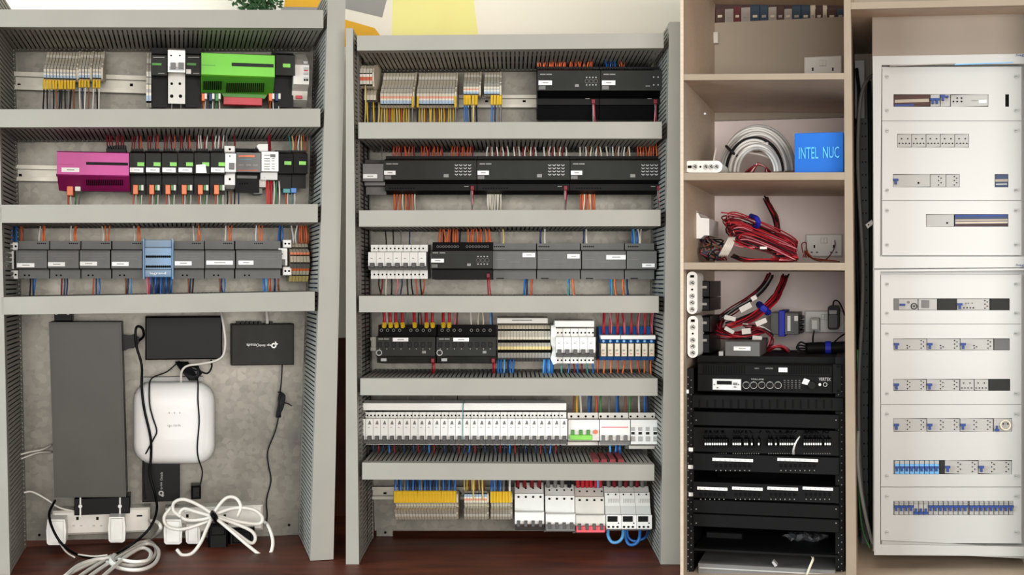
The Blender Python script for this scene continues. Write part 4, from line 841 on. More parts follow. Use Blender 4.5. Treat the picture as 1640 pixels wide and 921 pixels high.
B().box(1125, 36, 1360, 40, -.3, -.052, 'taupe').mk('ledge', cab); B().box(1115, -10, 1372, 40, -.34, -.31, 'bookbrown').mk('rear_board', cab)
def socket(label, x0, y0, x1, y1, w=.0):
    t = E('wall_socket', label, 'socket', (x0+x1)/2, y1, w)
    B().box(x0, y0, x1, y1, w-.01, w+.03, 'white', 1.5).mk('plate', t)
    hw = (x1-x0)/2
    for k in (0, 1):
        c = x0+hw*(k+.5)-(3 if k == 0 else -3)*.3; hh = y1-y0
        B().box(c-1.2, y0+hh*.48, c+1.2, y0+hh*.62, w+.03, w+.033, 'hole').box(c-6, y0+hh*.78, c-2.5, y0+hh*.84, w+.03, w+.033, 'mgrey').box(c+2.5, y0+hh*.78, c+6, y0+hh*.84, w+.03, w+.033, 'mgrey').mk('pin_slot_set', t)
        B().box(x0+hw*(.82 if k == 0 else 1.0), y0+hh*.15, x0+hw*(1.0 if k == 0 else 1.18), y0+hh*.4, w+.03, w+.04, 'white', .6).mk('rocker', t)
socket('white double socket on the top shelf at right', 1287.5, 90, 1348, 128)
socket('white double socket beside the red cable bundle', 1290.5, 375, 1349, 411)
socket('white double socket with black adapter plugged in', 1289, 498, 1352, 533)
B().box(1138.5, 51, 1150, 69, 0, .03, 'offwhite', 1).mk('wall_switch', None, 'small white plate on the left of the top shelf back', 'switch plate')
# second shelf: power strip, cable coil, blue box
def oval(label, x0, y0, x1, y1, w0, w1, vert):
    t = E('socket_strip', label, 'power strip', (x0+x1)/2, y1, w0)
    r = min(x1-x0, y1-y0)/2
    B().poly(rrect(x0, y0, x1, y1, r*.98, 6), w0, w1, 'white').mk('body', t)
    n = 6
    for k in range(n):
        if vert: c = ((x0+x1)/2, y0+r*.9+(y1-y0-2*r*.9)*k/(n-1))
        else: c = (x0+r+(x1-x0-2*r)*k/(n-1), (y0+y1)/2)
        if k in (0,): B().box(c[0]-3, c[1]-2, c[0]+3, c[1]+2, w1, w1+.006, 'hole', .4).mk('rocker', t)
        elif k == 2: B().disc(*c, 1.6, w1, w1+.004, 'hole').mk('screw_hole', t)
        else: B().ring(*c, 4.2, 3.0, w1, w1+.005, 'lgrey', 10).disc(c[0]-1.2, c[1], 1, w1, w1+.006, 'hole').disc(c[0]+1.2, c[1]+.8, 1, w1, w1+.006, 'hole').disc(c[0]+.3, c[1]-1.6, .8, w1, w1+.006, 'hole').mk('outlet', t)
oval('white rounded socket strip lying beside the white cable coil', 1095, 257.5, 1157, 276.5, .55, .9, False)
t = E('cable_coil', 'big coil of white and grey cable on the second shelf', 'cable', 1215, 276, .4)
rnd = random.Random(11)
for i in range(13):
    c = 'white' if i % 3 else 'lgrey'; rx = 60-i*2.6+rnd.uniform(-3, 3); ry = 74-i*3.2+rnd.uniform(-3, 3); cx = 1211+rnd.uniform(-4, 4); w = .5+.025*i
    pts = [(cx-rx*math.cos(math.radians(a)), min(275.5, 276-ry*math.sin(math.radians(a))), w+.02*math.sin(a)) for a in range(-2, 183, 12)]
    B().tube(pts, 2.5, c if i != 6 else 'kwire', 7, 3).mk('cable_turn', t, smooth=True)
B().tube([(1175, 244, .65), (1200, 245, .68), (1225, 250, .68), (1245, 262, .66), (1256, 275, .66)], 1.8, 'wwire', 7).tube([(1144, 276, .6), (1143, 258, .6), (1147, 236, .6)], 1.6, 'wwire', 7).mk('loose_end', t, smooth=True)
B().box(1204, 228, 1230, 241, .6, .68, 'offwhite', 1).mk('connector', t); B().tube([(1163, 234, .66), (1172, 243, .72), (1181, 250, .7)], 2.4, 'kwire').mk('tie', t)
t = E('lead_set', 'small tangle of red and black leads under the white coil', 'cable', 1215, 277, .6)
for i in range(5): B().tube([(1194+i*3, 276, .7), (1204+i*2, 268-i, .72), (1215, 264-i*.6, .72), (1226, 268, .72), (1234-i*2, 276, .7)], 1.5, ['dkred', 'kwire', 'red', 'wwire', 'dkred'][i], 6).mk('lead', t, smooth=True)
t = E('cardboard_box', 'bright blue printed box at the right of the second shelf', 'box', 1312, 277, .3)
B().box(1272.5, 212.5, 1351, 276.5, .25, .9, 'bluebox', .8).mk('carton', t); txt('INTEL', 1295, 245, 18, .903, 'bluetext', t, 0, 30); txt('NUC', 1331, 244, 18, .903, 'bluetext', t, 0, 25)
# third shelf: red bundle, junction box, tangle
def strands(t, n, base, r, cols, spread_px, rnd, name='strand'):
    for i in range(n):
        ox, oy = rnd.uniform(-1, 1)*spread_px, rnd.uniform(-1, 1)*spread_px*.6; dw = rnd.uniform(-.05, .05)
        B().tube([(x+ox+rnd.uniform(-2.2, 2.2), y+oy+rnd.uniform(-2.2, 2.2), w+dw+rnd.uniform(-.02, .02)) for x, y, w in base], r, cols[i % len(cols)], 5, 3).mk(name, t, smooth=True)
t = E('cable_bundle', 'big red cable bundle with a blue strap on the third shelf', 'cable', 1215, 420, .3); rnd = random.Random(21)
for i in range(56):
    k = i/56; oy = k*36+rnd.uniform(-5, 5); ox = k*14+rnd.uniform(-5, 5); w = .4+k*.3; jj = lambda a=3.5: rnd.uniform(-a, a)
    loop = [(1238+ox*.3, 388+oy*.6, w), (1200+ox*.5, 372+oy*.8, w+.05), (1168+ox, 358+oy, w+.05), (1162+ox, 346+oy, w), (1180+ox, 346+oy*.9, w), (1215+ox, 360+oy*.9, w), (1255+ox*1.1, 376+oy, w+.04), (1274-k*3, 388+oy*.65, w+.03), (1266, 396+oy*.5, w), (1230+ox, 391+oy*.7, w+.06)]
    st = rnd.randrange(0, 4)
    B().tube([(min(1282, x+jj()), min(416.5, y+jj(2.5)), ww+jj(.03)) for x, y, ww in loop[st:]], 1.25, ['red', 'dkred', 'red', 'dkred', 'kwire', 'red', 'pink'][i % 7], 5, 3).mk('strand', t, smooth=True)
strands(t, 16, [(1226, 318, .12), (1233, 332, .16), (1242, 350, .2), (1245, 372, .3), (1238, 390, .36)], 1.5, ['dkred', 'dkred', 'kwire', 'red'], 4, rnd)
strands(t, 8, [(1175, 410, .6), (1190, 416, .7), (1220, 417, .7), (1250, 416, .66), (1275, 414, .6)], 1.4, ['dkred', 'red', 'kwire'], 4, rnd)
B().tube([(1203, 346, .5), (1212, 350, .58), (1214, 360, .56), (1205, 366, .5)], 4.5, 'strap', 8).mk('strap', t)
B().box(1217, 395, 1228, 399, .7, .72, 'white').mk('paper_tag', t)
t = E('junction_box', 'white open junction box on the left cabinet side', 'junction box', 1120, 383, .5)
B().poly([(1105, 339), (1118, 341), (1122, 349), (1136, 350), (1136, 377), (1128, 377), (1122, 382), (1104, 382)], .3, .62, 'white').mk('case', t)
B().poly([(1106, 329), (1110, 334), (1118, 339), (1106, 340)], .5, .62, 'offwhite').mk('broken_lid', t)
t = E('cable_tangle', 'tangle of grey and dark cables in the third shelf corner', 'cable', 1142, 420, .5); rnd = random.Random(4)
for i in range(22): B().tube([(1118+rnd.uniform(0, 20), 380+rnd.uniform(-3, 6), .5), (1125+rnd.uniform(0, 35), 392+rnd.uniform(-6, 8), .6), (1120+rnd.uniform(0, 45), 404+rnd.uniform(-6, 6), .62), (1128+rnd.uniform(0, 36), 417, .6)], 1.4, ['brown', 'kwire', 'gwire', 'navy', 'dkred', 'kwire'][i % 6], 5, 3).mk('strand', t, smooth=True)
for i in range(5): B().tube([(1152+i*3, 410, .7), (1160+i*3, 395, .72), (1168+i*2.5, 380, .7)], 1.7, 'wwire', 6).mk('flat_lead', t, smooth=True)
t = E('thin_lead', 'thin red and brown lead hooked on the lower socket of shelf three', 'cable', 1310, 420, .3)
B().tube([(1286, 405, .3), (1284, 391, .3), (1291, 389, .3), (1292, 400, .32), (1300, 414, .4), (1318, 418, .4), (1330, 408, .3), (1337, 395, .15), (1337, 385, .05)], 1.0, 'dkred', 6).tube([(1288, 402, .3), (1295, 410, .4), (1310, 417, .5), (1345, 419, .5)], 1.2, 'brown', 6).mk('lead', t, smooth=True)
for i in range(5): B().tube([(1286+i*3, 412, .4), (1291+i*2, 402+i*2, .42), (1302, 414, .45), (1320+i*5, 418, .5)], 1.1, ['rust', 'dkred'][i % 2], 5).mk('strand', t, smooth=True)
# fourth shelf
for lab, y0, y1, dx in (('upper white rounded socket strip standing on end above the rack', 435, 503, 0), ('lower white rounded socket strip standing on end above the rack', 506, 573, 1)):
    oval(lab, 1100+dx, y0, 1117+dx, y1, .75, .93, True)
for i, (y0, y1) in enumerate(((450, 476), (477, 498), (507, 532), (535, 566))):
    B().box(1117, y0, 1137, y1, .4, .78, 'black', 1.5).box(1122, y0+8, 1132, y0+12, .78, .783, 'print').mk('power_adapter', None, 'black power adapter plugged beside the standing socket strips, %s' % ['topmost', 'second from top', 'third from top', 'lowest'][i], 'adapter')
t = E('cable_bundle', 'red cable bundles with blue strap descending to the left', 'cable', 1200, 560, .3); rnd = random.Random(8)
strands(t, 22, [(1258, 442, .25), (1250, 462, .3), (1238, 480, .36), (1218, 498, .42), (1195, 512, .46), (1165, 522, .5)], 1.5, ['dkred', 'red', 'dkred', 'kwire'], 5, rnd)
strands(t, 14, [(1234, 440, .25), (1222, 458, .28), (1200, 478, .32), (1175, 496, .36), (1150, 512, .42)], 1.4, ['kwire', 'dkred', 'gwire'], 4, rnd)
strands(t, 20, [(1150, 510, .42), (1145, 525, .5), (1160, 535, .55), (1190, 538, .55), (1215, 530, .5)], 1.4, ['dkred', 'red', 'kwire', 'dkred'], 9, rnd)
strands(t, 10, [(1190, 522, .5), (1210, 524, .52), (1222, 530, .5), (1235, 540, .48), (1230, 555, .46)], 1.3, ['pink', 'dkred', 'kwire', 'wwire'], 5, rnd)
strands(t, 7, [(1222, 566, .4), (1235, 556, .5), (1250, 555, .5), (1262, 562, .45), (1268, 568, .4)], 1.4, ['dkred', 'pink', 'red'], 3, rnd)
B().tube([(1216, 488, .38), (1222, 494, .46), (1230, 500, .42)], 6.5, 'strap', 8).mk('strap', t)
for x, y, ww, hh, a in ((1184, 488, 20, 9, .5), (1203, 474, 9, 7, .5), (1160, 506, 18, 7, -.2), (1210, 512, 18, 8, .4), (1188, 526, 14, 9, .1), (1205, 538, 15, 8, -.1), (1160, 526, 16, 6, -.5)):
    ca, sa = math.cos(a), math.sin(a)
    B().poly([(x+ww/2+px*ca+py*sa, y+hh/2-px*sa+py*ca) for px, py in ((-ww/2, -hh/2), (ww/2, -hh/2), (ww/2, hh/2), (-ww/2, hh/2))], .6, .63, 'offwhite').mk('paper_tag', t)
t = E('cable_box', 'dark grey cable box with blue strap and white stickers', 'converter box', 1257, 536, .2)
B().box(1234, 501, 1279, 536, .02, .3, 'dgrey', 1).mk('case', t); B().box(1247, 497.5, 1257, 539, .0, .315, 'strap', 1).mk('strap', t)
for q in ((1261, 506, 1266, 530), (1272, 506, 1278, 514)): B().box(*q, .3, .303, 'sticker').mk('label_sticker', t)
for y in (506, 514, 522, 529): B().box(1279, y, 1285, y+5, .08, .24, 'black', .6).mk('port', t)
t = E('converter_box', 'dark grey box with white sticker standing on the amplifier', 'converter box', 1190, 572, .6)
B().box(1161, 547, 1217, 571, .4, .8, 'dgrey', 1).mk('case', t); sticker(t, 1175, 555, 1202, 561.5, .8); plug(1151, 563, 7, 7, 'lgrey', .6, .8, t, 'knob')
t = E('plug_adapter', 'black rounded power adapter in the double socket', 'adapter', 1334, 529, .04)
B().poly(rrect(1325.5, 490, 1343.5, 528, 4), .04, .25, 'black').mk('case', t); B().poly(rrect(1327.5, 504, 1341, 525, 3), .25, .256, 'dgrey').mk('front_pad', t); B().box(1328, 497, 1340, 503, .25, .256, 'lgrey').mk('label_sticker', t)
B().tube([(1334, 490, .15), (1336, 482, .18), (1343, 483, .2), (1349, 494, .2), (1353, 505, .15)], 1.4, 'kwire').mk('lead', t, smooth=True)
B().box(1297, 510, 1312, 530, .03, .16, 'white', 3).mk('mains_plug', None, 'white plug in the double socket of the fourth shelf', 'plug')
t = E('cable_pouch', 'black rolled cable pouch with a blue strap on the amplifier', 'cable', 1320, 570, .4)
B().tube([(1290, 558, .5), (1310, 557, .5), (1335, 557, .5), (1356, 556, .5)], 10, 'softblack', 10).mk('roll', t, smooth=True); B().tube([(1322, 557, .5), (1331, 557, .5)], 11.6, 'strap', 12, 1).mk('strap', t)
for i in range(4): B().tube([(1292, 552+i*3, .55), (1282-i*2, 548+i*5, .6), (1276+i*2, 558+i*2, .6), (1290, 563, .55)], 1.5, 'kwire', 6).mk('cord_loop', t, smooth=True)
B().tube([(1302, 552, .5), (1302, 540, .4), (1304, 530, .2)], 1.5, 'kwire').tube([(1336, 548, .5), (1345, 540, .4), (1354, 534, .3)], 1.5, 'kwire').mk('lead', t, smooth=True)
# rack
t = E('equipment_rack', 'black equipment rack frame with punched posts in the cabinet', 'rack', 1224, 934, .9)
RACK = t
for x0, x1 in ((1097, 1111), (1338, 1352.5)):
    q = B().box(x0, 590 if x0 < 1200 else 572, x1, 932, .1, .9, 'rackblack').mk('post', t)
    b = B(); y = 604
    while y < 925:
        b.disc(x0+(5 if x0 < 1200 else 10), y, 1.1, .9, .903, 'mgrey', 6); b.disc(x0+(10 if x0 < 1200 else 5), y+5, 1.0, .9, .903, 'mgrey', 6); y += 11.5
    b.mk('punched_hole_set', q)
B().box(1110, 572, 1340, 932, .05, .09, 'rackblack').mk('rear_frame', t)
for y, x in ((624, 1094), (717, 1103), (745, 1102), (789, 1103)):
    B().box(x, y, x+9, y+6, .91, .915, 'sticker').mk('label_sticker', t)
t = E('amplifier', 'black amplifier with vents, five knobs and silver player panel', 'amplifier', 1228, 630, .3)
B().box(1117, 571, 1338, 583, .3, .8, 'rackface').mk('top_cover', t)
B().box(1117, 584, 1334, 629, .3, .92, 'rackface', 1).mk('case', t); B().box(1334, 584, 1347, 630, .85, .94, 'rackface').disc(1342, 587, 2, .94, .943, 'hole').disc(1342, 626, 2, .94, .943, 'hole').mk('rack_ear', t)
B().box(1118, 600.5, 1333, 601.5, .92, .922, 'hole').mk('seam', t); bars(t, 'vent_row', rng(1126, 1191, 17), 585, 599, .921, 1.8, 'hole'); bars(t, 'vent_row', rng(1263, 1326, 17), 585, 599, .921, 1.8, 'hole')
sticker(t, 1247, 589, 1261, 596, .921, mark=False); txt('AUDIO', 1212, 590, 2.2, .924, 'print', t, 0, 7); txt('AMPLIFIER', 1232, 590, 2.2, .924, 'print', t, 0, 12)
q = B().box(1141, 607, 1187, 625, .92, .93, 'silver', .8).mk('player_panel', t); B().box(1148, 610, 1172, 616, .93, .933, 'screen').mk('display', q); B().disc(1149, 621, 1.4, .93, .934, 'mgrey').disc(1144, 616, 1.2, .93, .934, 'mgrey').disc(1183, 616, 1.2, .93, .934, 'mgrey').box(1174, 613, 1181, 617, .93, .934, 'mgrey').box(1175, 619, 1179, 621, .93, .934, 'mgrey').mk('button_set', q)
for i, x in enumerate((1195, 1207, 1220, 1233, 1246)):
    q = B().disc(x, 617, 4, .92, .95, 'black', 14).mk('knob', t); B().ring(x, 617, 5.8, 4.8, .921, .924, 'lgrey', 16).mk('dial_ring', q)
txt('VOLUME', 1213, 607.5, 2.4, .924, 'lgrey', t, 0, 20); B().disc(1300, 617, 6, .92, .95, 'black', 16).mk('master_knob', t)
b = B()
for i in range(5):
    for j in range(5): b.box(1255+i*6, 609+j*3, 1258+i*6, 610+j*3, .921, .923, 'mgrey')
b.mk('level_scale', t); B().poly([(1288, 606), (1297, 609), (1293, 617), (1284, 614)], .921, .926, 'sticker').mk('tape_piece', t)
txt('VERTEX', 1321, 607.5, 5, .924, 'lgrey', t, 0, 18); B().disc(1313, 616, 2.2, .92, .928, 'white', 10).mk('lamp', t); B().ring(1321.5, 616, 3.4, 2.4, .92, .926, 'lgrey', 12).mk('headphone_jack', t)
rack = RACK
q = B().box(1108, 635, 1351, 656, .78, .94, 'rackface', .8).mk('cable_manager', rack, 'black slotted cable manager under the amplifier'); bars(q, 'slot_row', rng(1119, 1331, 18), 640, 654, .941, 2.2, 'hole')
def blank(label, y0, y1, x0=1110, x1=1344, w=.94):
    q = B().box(x0, y0, x1, y1, w-.03, w, 'rackface', .6).mk('blank_panel', RACK, label)
    for x in (x0+5, x1-5): B().disc(x, (y0+y1)/2, 1.3, w, w+.004, 'mgrey', 6).mk('screw', q)
blank('plain black blank panel under the slotted cable manager', 662, 684)
t = E('patch_bay', 'black patch panel crowded with black plugs and one white cable', 'patch bay', 1225, 727, .8)
B().box(1110, 687, 1344, 727, .75, .92, 'rackblack', .6).mk('panel', t)
rnd = random.Random(2)
for g, x0 in enumerate((1121, 1173, 1230, 1287)):
    for j in range(12):
        x = x0+j*3.7
        if rnd.random() < .82:
            q = B().box(x, 703, x+3, 716, .9, .97, 'black', .3).mk('jack_plug', t); B().box(x+.3, 709.5, x+2.7, 713, .97, .973, 'white').mk('label_chip', q)
            B().tube([(x+1.5, 703, .95), (x+rnd.uniform(-3, 4), 696, 1.0), (x+rnd.uniform(-6, 6), 690, .96)], 1.0, 'black', 5, 2).mk('plug_lead', t, smooth=True)
        B().box(x+.6, 727.5-1.6, x+1.8, 727.5-.4, .92, .923, 'print').mk('printed_number', t)
B().tube([(1271, 727, .95), (1271, 720, 1.0), (1275, 708, 1.02), (1281, 699, 1.0)], 2.0, 'white', 7, r1=1.0).mk('patch_cable', None, 'short white cable hanging from the crowded patch panel', 'cable', smooth=True)
def patch(label, y, strips, y1):
    t = E('patch_bay', label, 'patch bay', 1225, y1, .8)
    B().box(1110, y-5, 1344, y1, .8, .94, 'rackblack', .6).mk('panel', t)
    for x0, x1, n in strips:
        q = B().box(x0, y, x1, y+4.6, .94, .945, 'white').mk('label_strip', t); bars(q, 'printed_line', rng(x0+3, x1-6, n), y+2, y+3, .945, 2.5, 'print')
        for k in range(n):
            x = x0+2+(x1-x0-4)*(k+.5)/n; B().box(x-2, y+9, x+2, y+14, .94, .943, 'hole').mk('port', t); B().box(x-.8, y+18.5, x+.8, y+20, .94, .943, 'print').mk('printed_number', t)
patch('black patch panel with two white label strips', 734.5, ((1141, 1206, 8), (1245, 1310, 8)), 757)
patch('black patch panel with four white label strips', 780.5, ((1116.5, 1165, 6), (1172.5, 1221.5, 6), (1229, 1278, 6), (1285.5, 1334, 6)), 802)
blank('plain black blank panel under the four-strip patch panel', 805, 826); blank('second black blank panel lower in the rack', 828, 848)
t = E('plastic_bag', 'crumpled clear plastic bag in the dark rack bay', 'bag', 1287, 880, .5)
bb = B(); rnd = random.Random(9); NX, NY = 14, 6
vv = [P(1250+75*i/NX+rnd.uniform(-2, 2), 853+20*j/NY+rnd.uniform(-2, 2)+abs(i-NX/2)*.8, .6+.12*math.sin(math.pi*i/NX)*math.sin(math.pi*(j+.5)/NY)+rnd.uniform(-.03, .03)) for j in range(NY+1) for i in range(NX+1)]
bb.add(vv, [[j*(NX+1)+i, j*(NX+1)+i+1, (j+1)*(NX+1)+i+1, (j+1)*(NX+1)+i] for j in range(NY) for i in range(NX)], 'bag')
bb.add([v+Vector((0, .05, -.005)) for v in vv], [[(j+1)*(NX+1)+i, (j+1)*(NX+1)+i+1, j*(NX+1)+i+1, j*(NX+1)+i] for j in range(NY) for i in range(NX)], 'bag'); bb.mk('film', t)
B().box(1112, 884, 1342, 887.5, .1, .93, 'rackface').mk('rack_shelf', RACK)
B().box(1130, 852, 1190, 884, .3, .7, 'black', 2).mk('black_device', None, 'black device standing left of the plastic bag', 'network device')
t = E('grey_unit', 'grey flat unit at the very bottom of the rack', 'device', 1225, 934, .5)
B().box(1118, 908, 1338, 932, .3, .93, 'mgrey', 1).mk('case', t); B().box(1120, 914, 1336, 916, .93, .935, 'lgrey').mk('front_line', t)
B().tube([(1292, 921, .95), (1297, 908, .95), (1302, 895, .93), (1299, 889, .85)], 2.0, 'beige', 7).mk('short_cable', None, 'pale cable curving down at the bottom of the rack', 'cable', smooth=True)
B().poly([(1236, 901), (1239, 899), (1245, 906), (1241, 908)], .9, .94, 'lgrey').mk('cable_clip', None, 'small pale clip lying above the grey bottom unit', 'clip')
# cables between upright and enclosure
t = E('cable_tray', 'dark perforated cable tray behind the upright divider', 'cable tray', 1384, 900, .1)
B().poly([(1377, 190), (1390, 190), (1396, 900), (1380, 900)], .02, .3, 'tray').mk('channel', t)
b = B()
for i in range(34):
    y = 198+i*20.5; k = (y-190)/710; b.disc(1381+k*4, y, 1.2, .3, .304, 'hole', 6); b.disc(1386+k*5, y, 1.2, .3, .304, 'hole', 6)
b.mk('punched_hole_set', t)
B().box(1369, 96, 1385, 190, .02, .24, 'lgrey', 1).mk('conduit_box', None, 'grey conduit box behind the divider, above the cable tray', 'conduit')
for lab, pts, r, m in (('thick grey cable running the full height beside the tray', [(1398, 120, .4), (1385, 135, .45), (1377, 170, .45), (1374, 250, .45), (1377, 330, .45), (1382, 420, .45), (1381, 500, .5), (1376, 600, .5), (1376, 700, .5), (1380, 780, .5), (1390, 840, .5), (1400, 880, .4)], 3.2, 'gwire'),
        ('black cable beside the grey one behind the divider', [(1372, 110, .3), (1376, 160, .35), (1371, 260, .35), (1372, 400, .35), (1376, 520, .35), (1372, 660, .35), (1374, 860, .35)], 3.0, 'kwire'),
        ('black cable along the white enclosure edge', [(1392, 130, .3), (1394, 300, .33), (1395, 500, .33), (1393, 700, .33), (1395, 880, .3)], 3.5, 'kwire'),
        ('thin green cable low behind the divider', [(1373, 560, .5), (1375, 640, .5), (1373, 720, .5), (1376, 800, .5), (1382, 850, .5), (1393, 878, .5)], 1.4, 'grnwire'),
        ('pale grey cable sleeve low beside the enclosure', [(1375, 690, .55), (1374, 735, .56), (1378, 780, .56), (1386, 825, .55), (1397, 870, .5)], 3.0, 'lgrey')):
    B().tube(pts, r, m, 8, 5).mk('cable', None, lab, 'cable', smooth=True)
B().poly([(1386, 360), (1396, 352), (1399, 358), (1390, 366)], .5, .55, 'white').disc(1391, 360, 1.2, .55, .554, 'hole').mk('cable_tag', None, 'small white tag on the cables beside the enclosure', 'tag')
# ================================================================== distribution enclosure
def frame(t, name, x0, y0, x1, y1, bw, w0, w1, m='dbwhite'):
    b = B().box(x0, y0, x1, y0+bw, w0, w1, m).box(x0, y1-bw, x1, y1, w0, w1, m).box(x0, y0+bw, x0+bw, y1-bw, w0, w1, m).box(x1-bw, y0+bw, x1, y1-bw, w0, w1, m); b.mk(name, t)
db = E('distribution_enclosure', 'tall white two-section distribution enclosure full of breakers', 'distribution board', 1525, 890, .1)
XR = 1650
B().box(1398, 89, XR, 889, .08, .78, 'dbwhite').mk('case', db)
B().poly([(1397.5, 90), (XR, 86), (XR, 102), (1412, 104), (1409, 411), (XR, 411), (XR, 428), (1400, 430)], .78, .84, 'dbwhite').mk('door_frame', db)
B().poly([(1400, 432), (XR, 429.5), (XR, 433), (1410, 435), (1410, 872), (XR, 876), (XR, 891), (1400, 889)], .78, .84, 'dbwhite').mk('door_frame', db)
B().box(1425, 103, 1530, 104.3, .84, .842, 'bookgrey').box(1529, 101, 1622, 102.6, .84, .842, 'skyblue').mk('edge_strip', db)
txt(':hager', 1637, 88.5, 5, .843, 'switchblue', db, 0, 20); txt(':hager', 1637, 425, 5, .843, 'switchblue', db, 0, 20)
def plate(y0, y1, x0=1413, cuts=()):
    # cover plate with real cut-outs: strips around the openings of each breaker row
    o = None; b = B(); cur = y0
    for cx0, cy0, cx1, cy1 in sorted(cuts, key=lambda c: c[1]):
        if cy0 > cur: b.quad(x0, cur, 1636, cy0, .795, .815, 'dbwhite')
        row_ = [c for c in cuts if abs(c[1]-cy0) < .1]
        if (cx0, cy0, cx1, cy1) == row_[0]:
            x = x0
            for c in row_: b.quad(x, cy0, c[0], cy1, .795, .815, 'dbwhite'); x = c[2]
            b.quad(x, cy0, 1636, cy1, .795, .815, 'dbwhite')
        cur = max(cur, cy1)
    b.quad(x0, cur, 1636, y1, .795, .815, 'dbwhite'); o = b.mk('cover_plate', db)
    for x in (1421, 1627):
        for y in (y0+15, y1-17): B().disc(x, y, 2.6, .815, .822, 'lgrey', 10).box(x-2, y-.5, x+2, y+.5, .822, .823, 'mgrey').mk('screw', o)
plate(107, 193.3, cuts=[(1431, 151, 1583, 171), (1610, 151, 1616, 171)])
plate(194, 321.3, cuts=[(1437, 214.5, 1552, 236), (1430, 279, 1537, 300), (1593, 279, 1615, 300)])
plate(322, 409, cuts=[(1483, 343, 1615, 363)])
plate(440, 518.6, 1411, [(1431, 478, 1617, 497)])
plate(519.4, 647.6, 1411, [(1431, 542, 1617, 561), (1431, 607, 1618, 626)])
plate(648.4, 779.6, 1411, [(1431, 670, 1621, 691.5), (1431, 737, 1621, 759.5)])
plate(780.4, 870, 1411, [(1431, 802.5, 1623, 825)])
B().box(1412, 871.5, 1640, 877, .8, .83, 'dbgrey', .5).mk('lower_rail', db)
W0, W1 = .7, .81
def dev(label, x0, y0, x1, y1, m='dbgrey', cat='breaker', name='breaker'):
    t = E(name, label, cat, (x0+x1)/2, y1, W0); B().box(x0+.25, y0+.4, x1-.25, y1-.4, W0, W1, m, .4).mk('housing', t); return t
def tee(t, x, y, s=1.0, up=False):
    k = -1 if up else 1
    B().poly([(x-4*s, y-4*s*k), (x+4*s, y-4*s*k), (x+4*s, y-.5*s*k), (x+1.6*s, y-.5*s*k), (x+1.8*s, y+5*s*k), (x-1.8*s, y+5*s*k), (x-1.6*s, y-.5*s*k), (x-4*s, y-.5*s*k)], W1, W1+.014, 'switchblue').mk('toggle', t)
def dots(t, xs, ys, r=1.0):
    b = B()
    for x in xs:
        for y in ys: b.disc(x, y, r, W1, W1+.003, 'hole', 6)
    b.mk('clamp_hole_set', t)
def lamp_set(t, x, y0, h):
    b = B()
    for i, fy in enumerate((.18, .3, .48, .65, .82)): b.disc(x+(2.2 if i % 2 else -1.6), y0+h*fy, .95, W1, W1+.003, 'hole', 6)
    b.mk('clamp_hole_set', t)
# upper section
t = dev('brown empty slot window of the first enclosure row', 1431, 151, 1490, 171, 'bookbrown', 'window', 'slot_window'); B().box(1433, 159, 1488, 164, W1-.002, W1+.002, 'taupe').box(1433, 167, 1464, 170, W1-.002, W1+.002, 'switchblue').mk('inner_rail', t)
t = dev('double breaker with two joined blue toggles, first enclosure row', 1490, 151, 1505.5, 171); tee(t, 1494, 161); tee(t, 1501, 161)
t = dev('single breaker with raised blue toggle, first enclosure row', 1506, 151, 1522, 171); tee(t, 1510.5, 156); B().disc(1517.5, 154.5, 2, W1, W1+.02, 'switchblue').mk('button', t)
t = dev('grey unit with five contacts and white label, first enclosure row', 1522.5, 151, 1583, 171); dots(t, (1533, 1540), (157, 162.5), 1.3); dots(t, (1527,), (162.5,), 1.3); sticker(t, 1568, 160, 1580, 165, W1, 'sticker', mark=False); bars(t, 'printed_line', [1556], 160, 162, W1, 10, 'print')
dev('thin dark slot at the right of the first enclosure row', 1610, 151, 1616, 171, 'hole', 'slot', 'slot_window')
for i in range(5):
    a = 1437+23*i; t = dev('grey unit with two pins over four, %s of five in enclosure row two' % nth(i), a, 214.5, a+23, 236); dots(t, (a+7, a+17), (222,), 1.1); dots(t, (a+3.5, a+9, a+14, a+19.5), (229.5,), 1.1)
t = dev('grey breaker with one blue toggle, enclosure row three', 1430, 279, 1490, 300); tee(t, 1435, 290); dots(t, (1471,), (293,), 1.6)
for i, a in enumerate((1490, 1515)):
    t = dev('grey unit with dotted contacts, %s in enclosure row three' % ['nearer the blue toggle', 'at the end of the group'][i], a, 279, a+(25 if i == 0 else 22), 300); lamp_set(t, a+15, 279, 21)
t = dev('small dark window at the right of enclosure row three', 1593, 279, 1615, 300, 'navy', 'window', 'slot_window'); B().box(1594, 287, 1614, 291, W1-.002, W1+.002, 'taupe').box(1595, 294, 1613, 296, W1-.002, W1+.003, 'lgrey').mk('inner_rail', t)
t = dev('blank grey unit left of the blue window, enclosure row four', 1483, 343, 1528, 363); dots(t, (1517,), (357,), 1.5)
t = dev('long dark blue window in enclosure row four', 1528.5, 343, 1615, 363, 'navy', 'window', 'slot_window')
for y, m in ((344, 'switchblue'), (351, 'taupe'), (355, 'bookcream'), (359, 'bookbrown')): B().box(1530, y, 1614, y+3, W1-.003, W1+.002, m).mk('inner_rail', t)
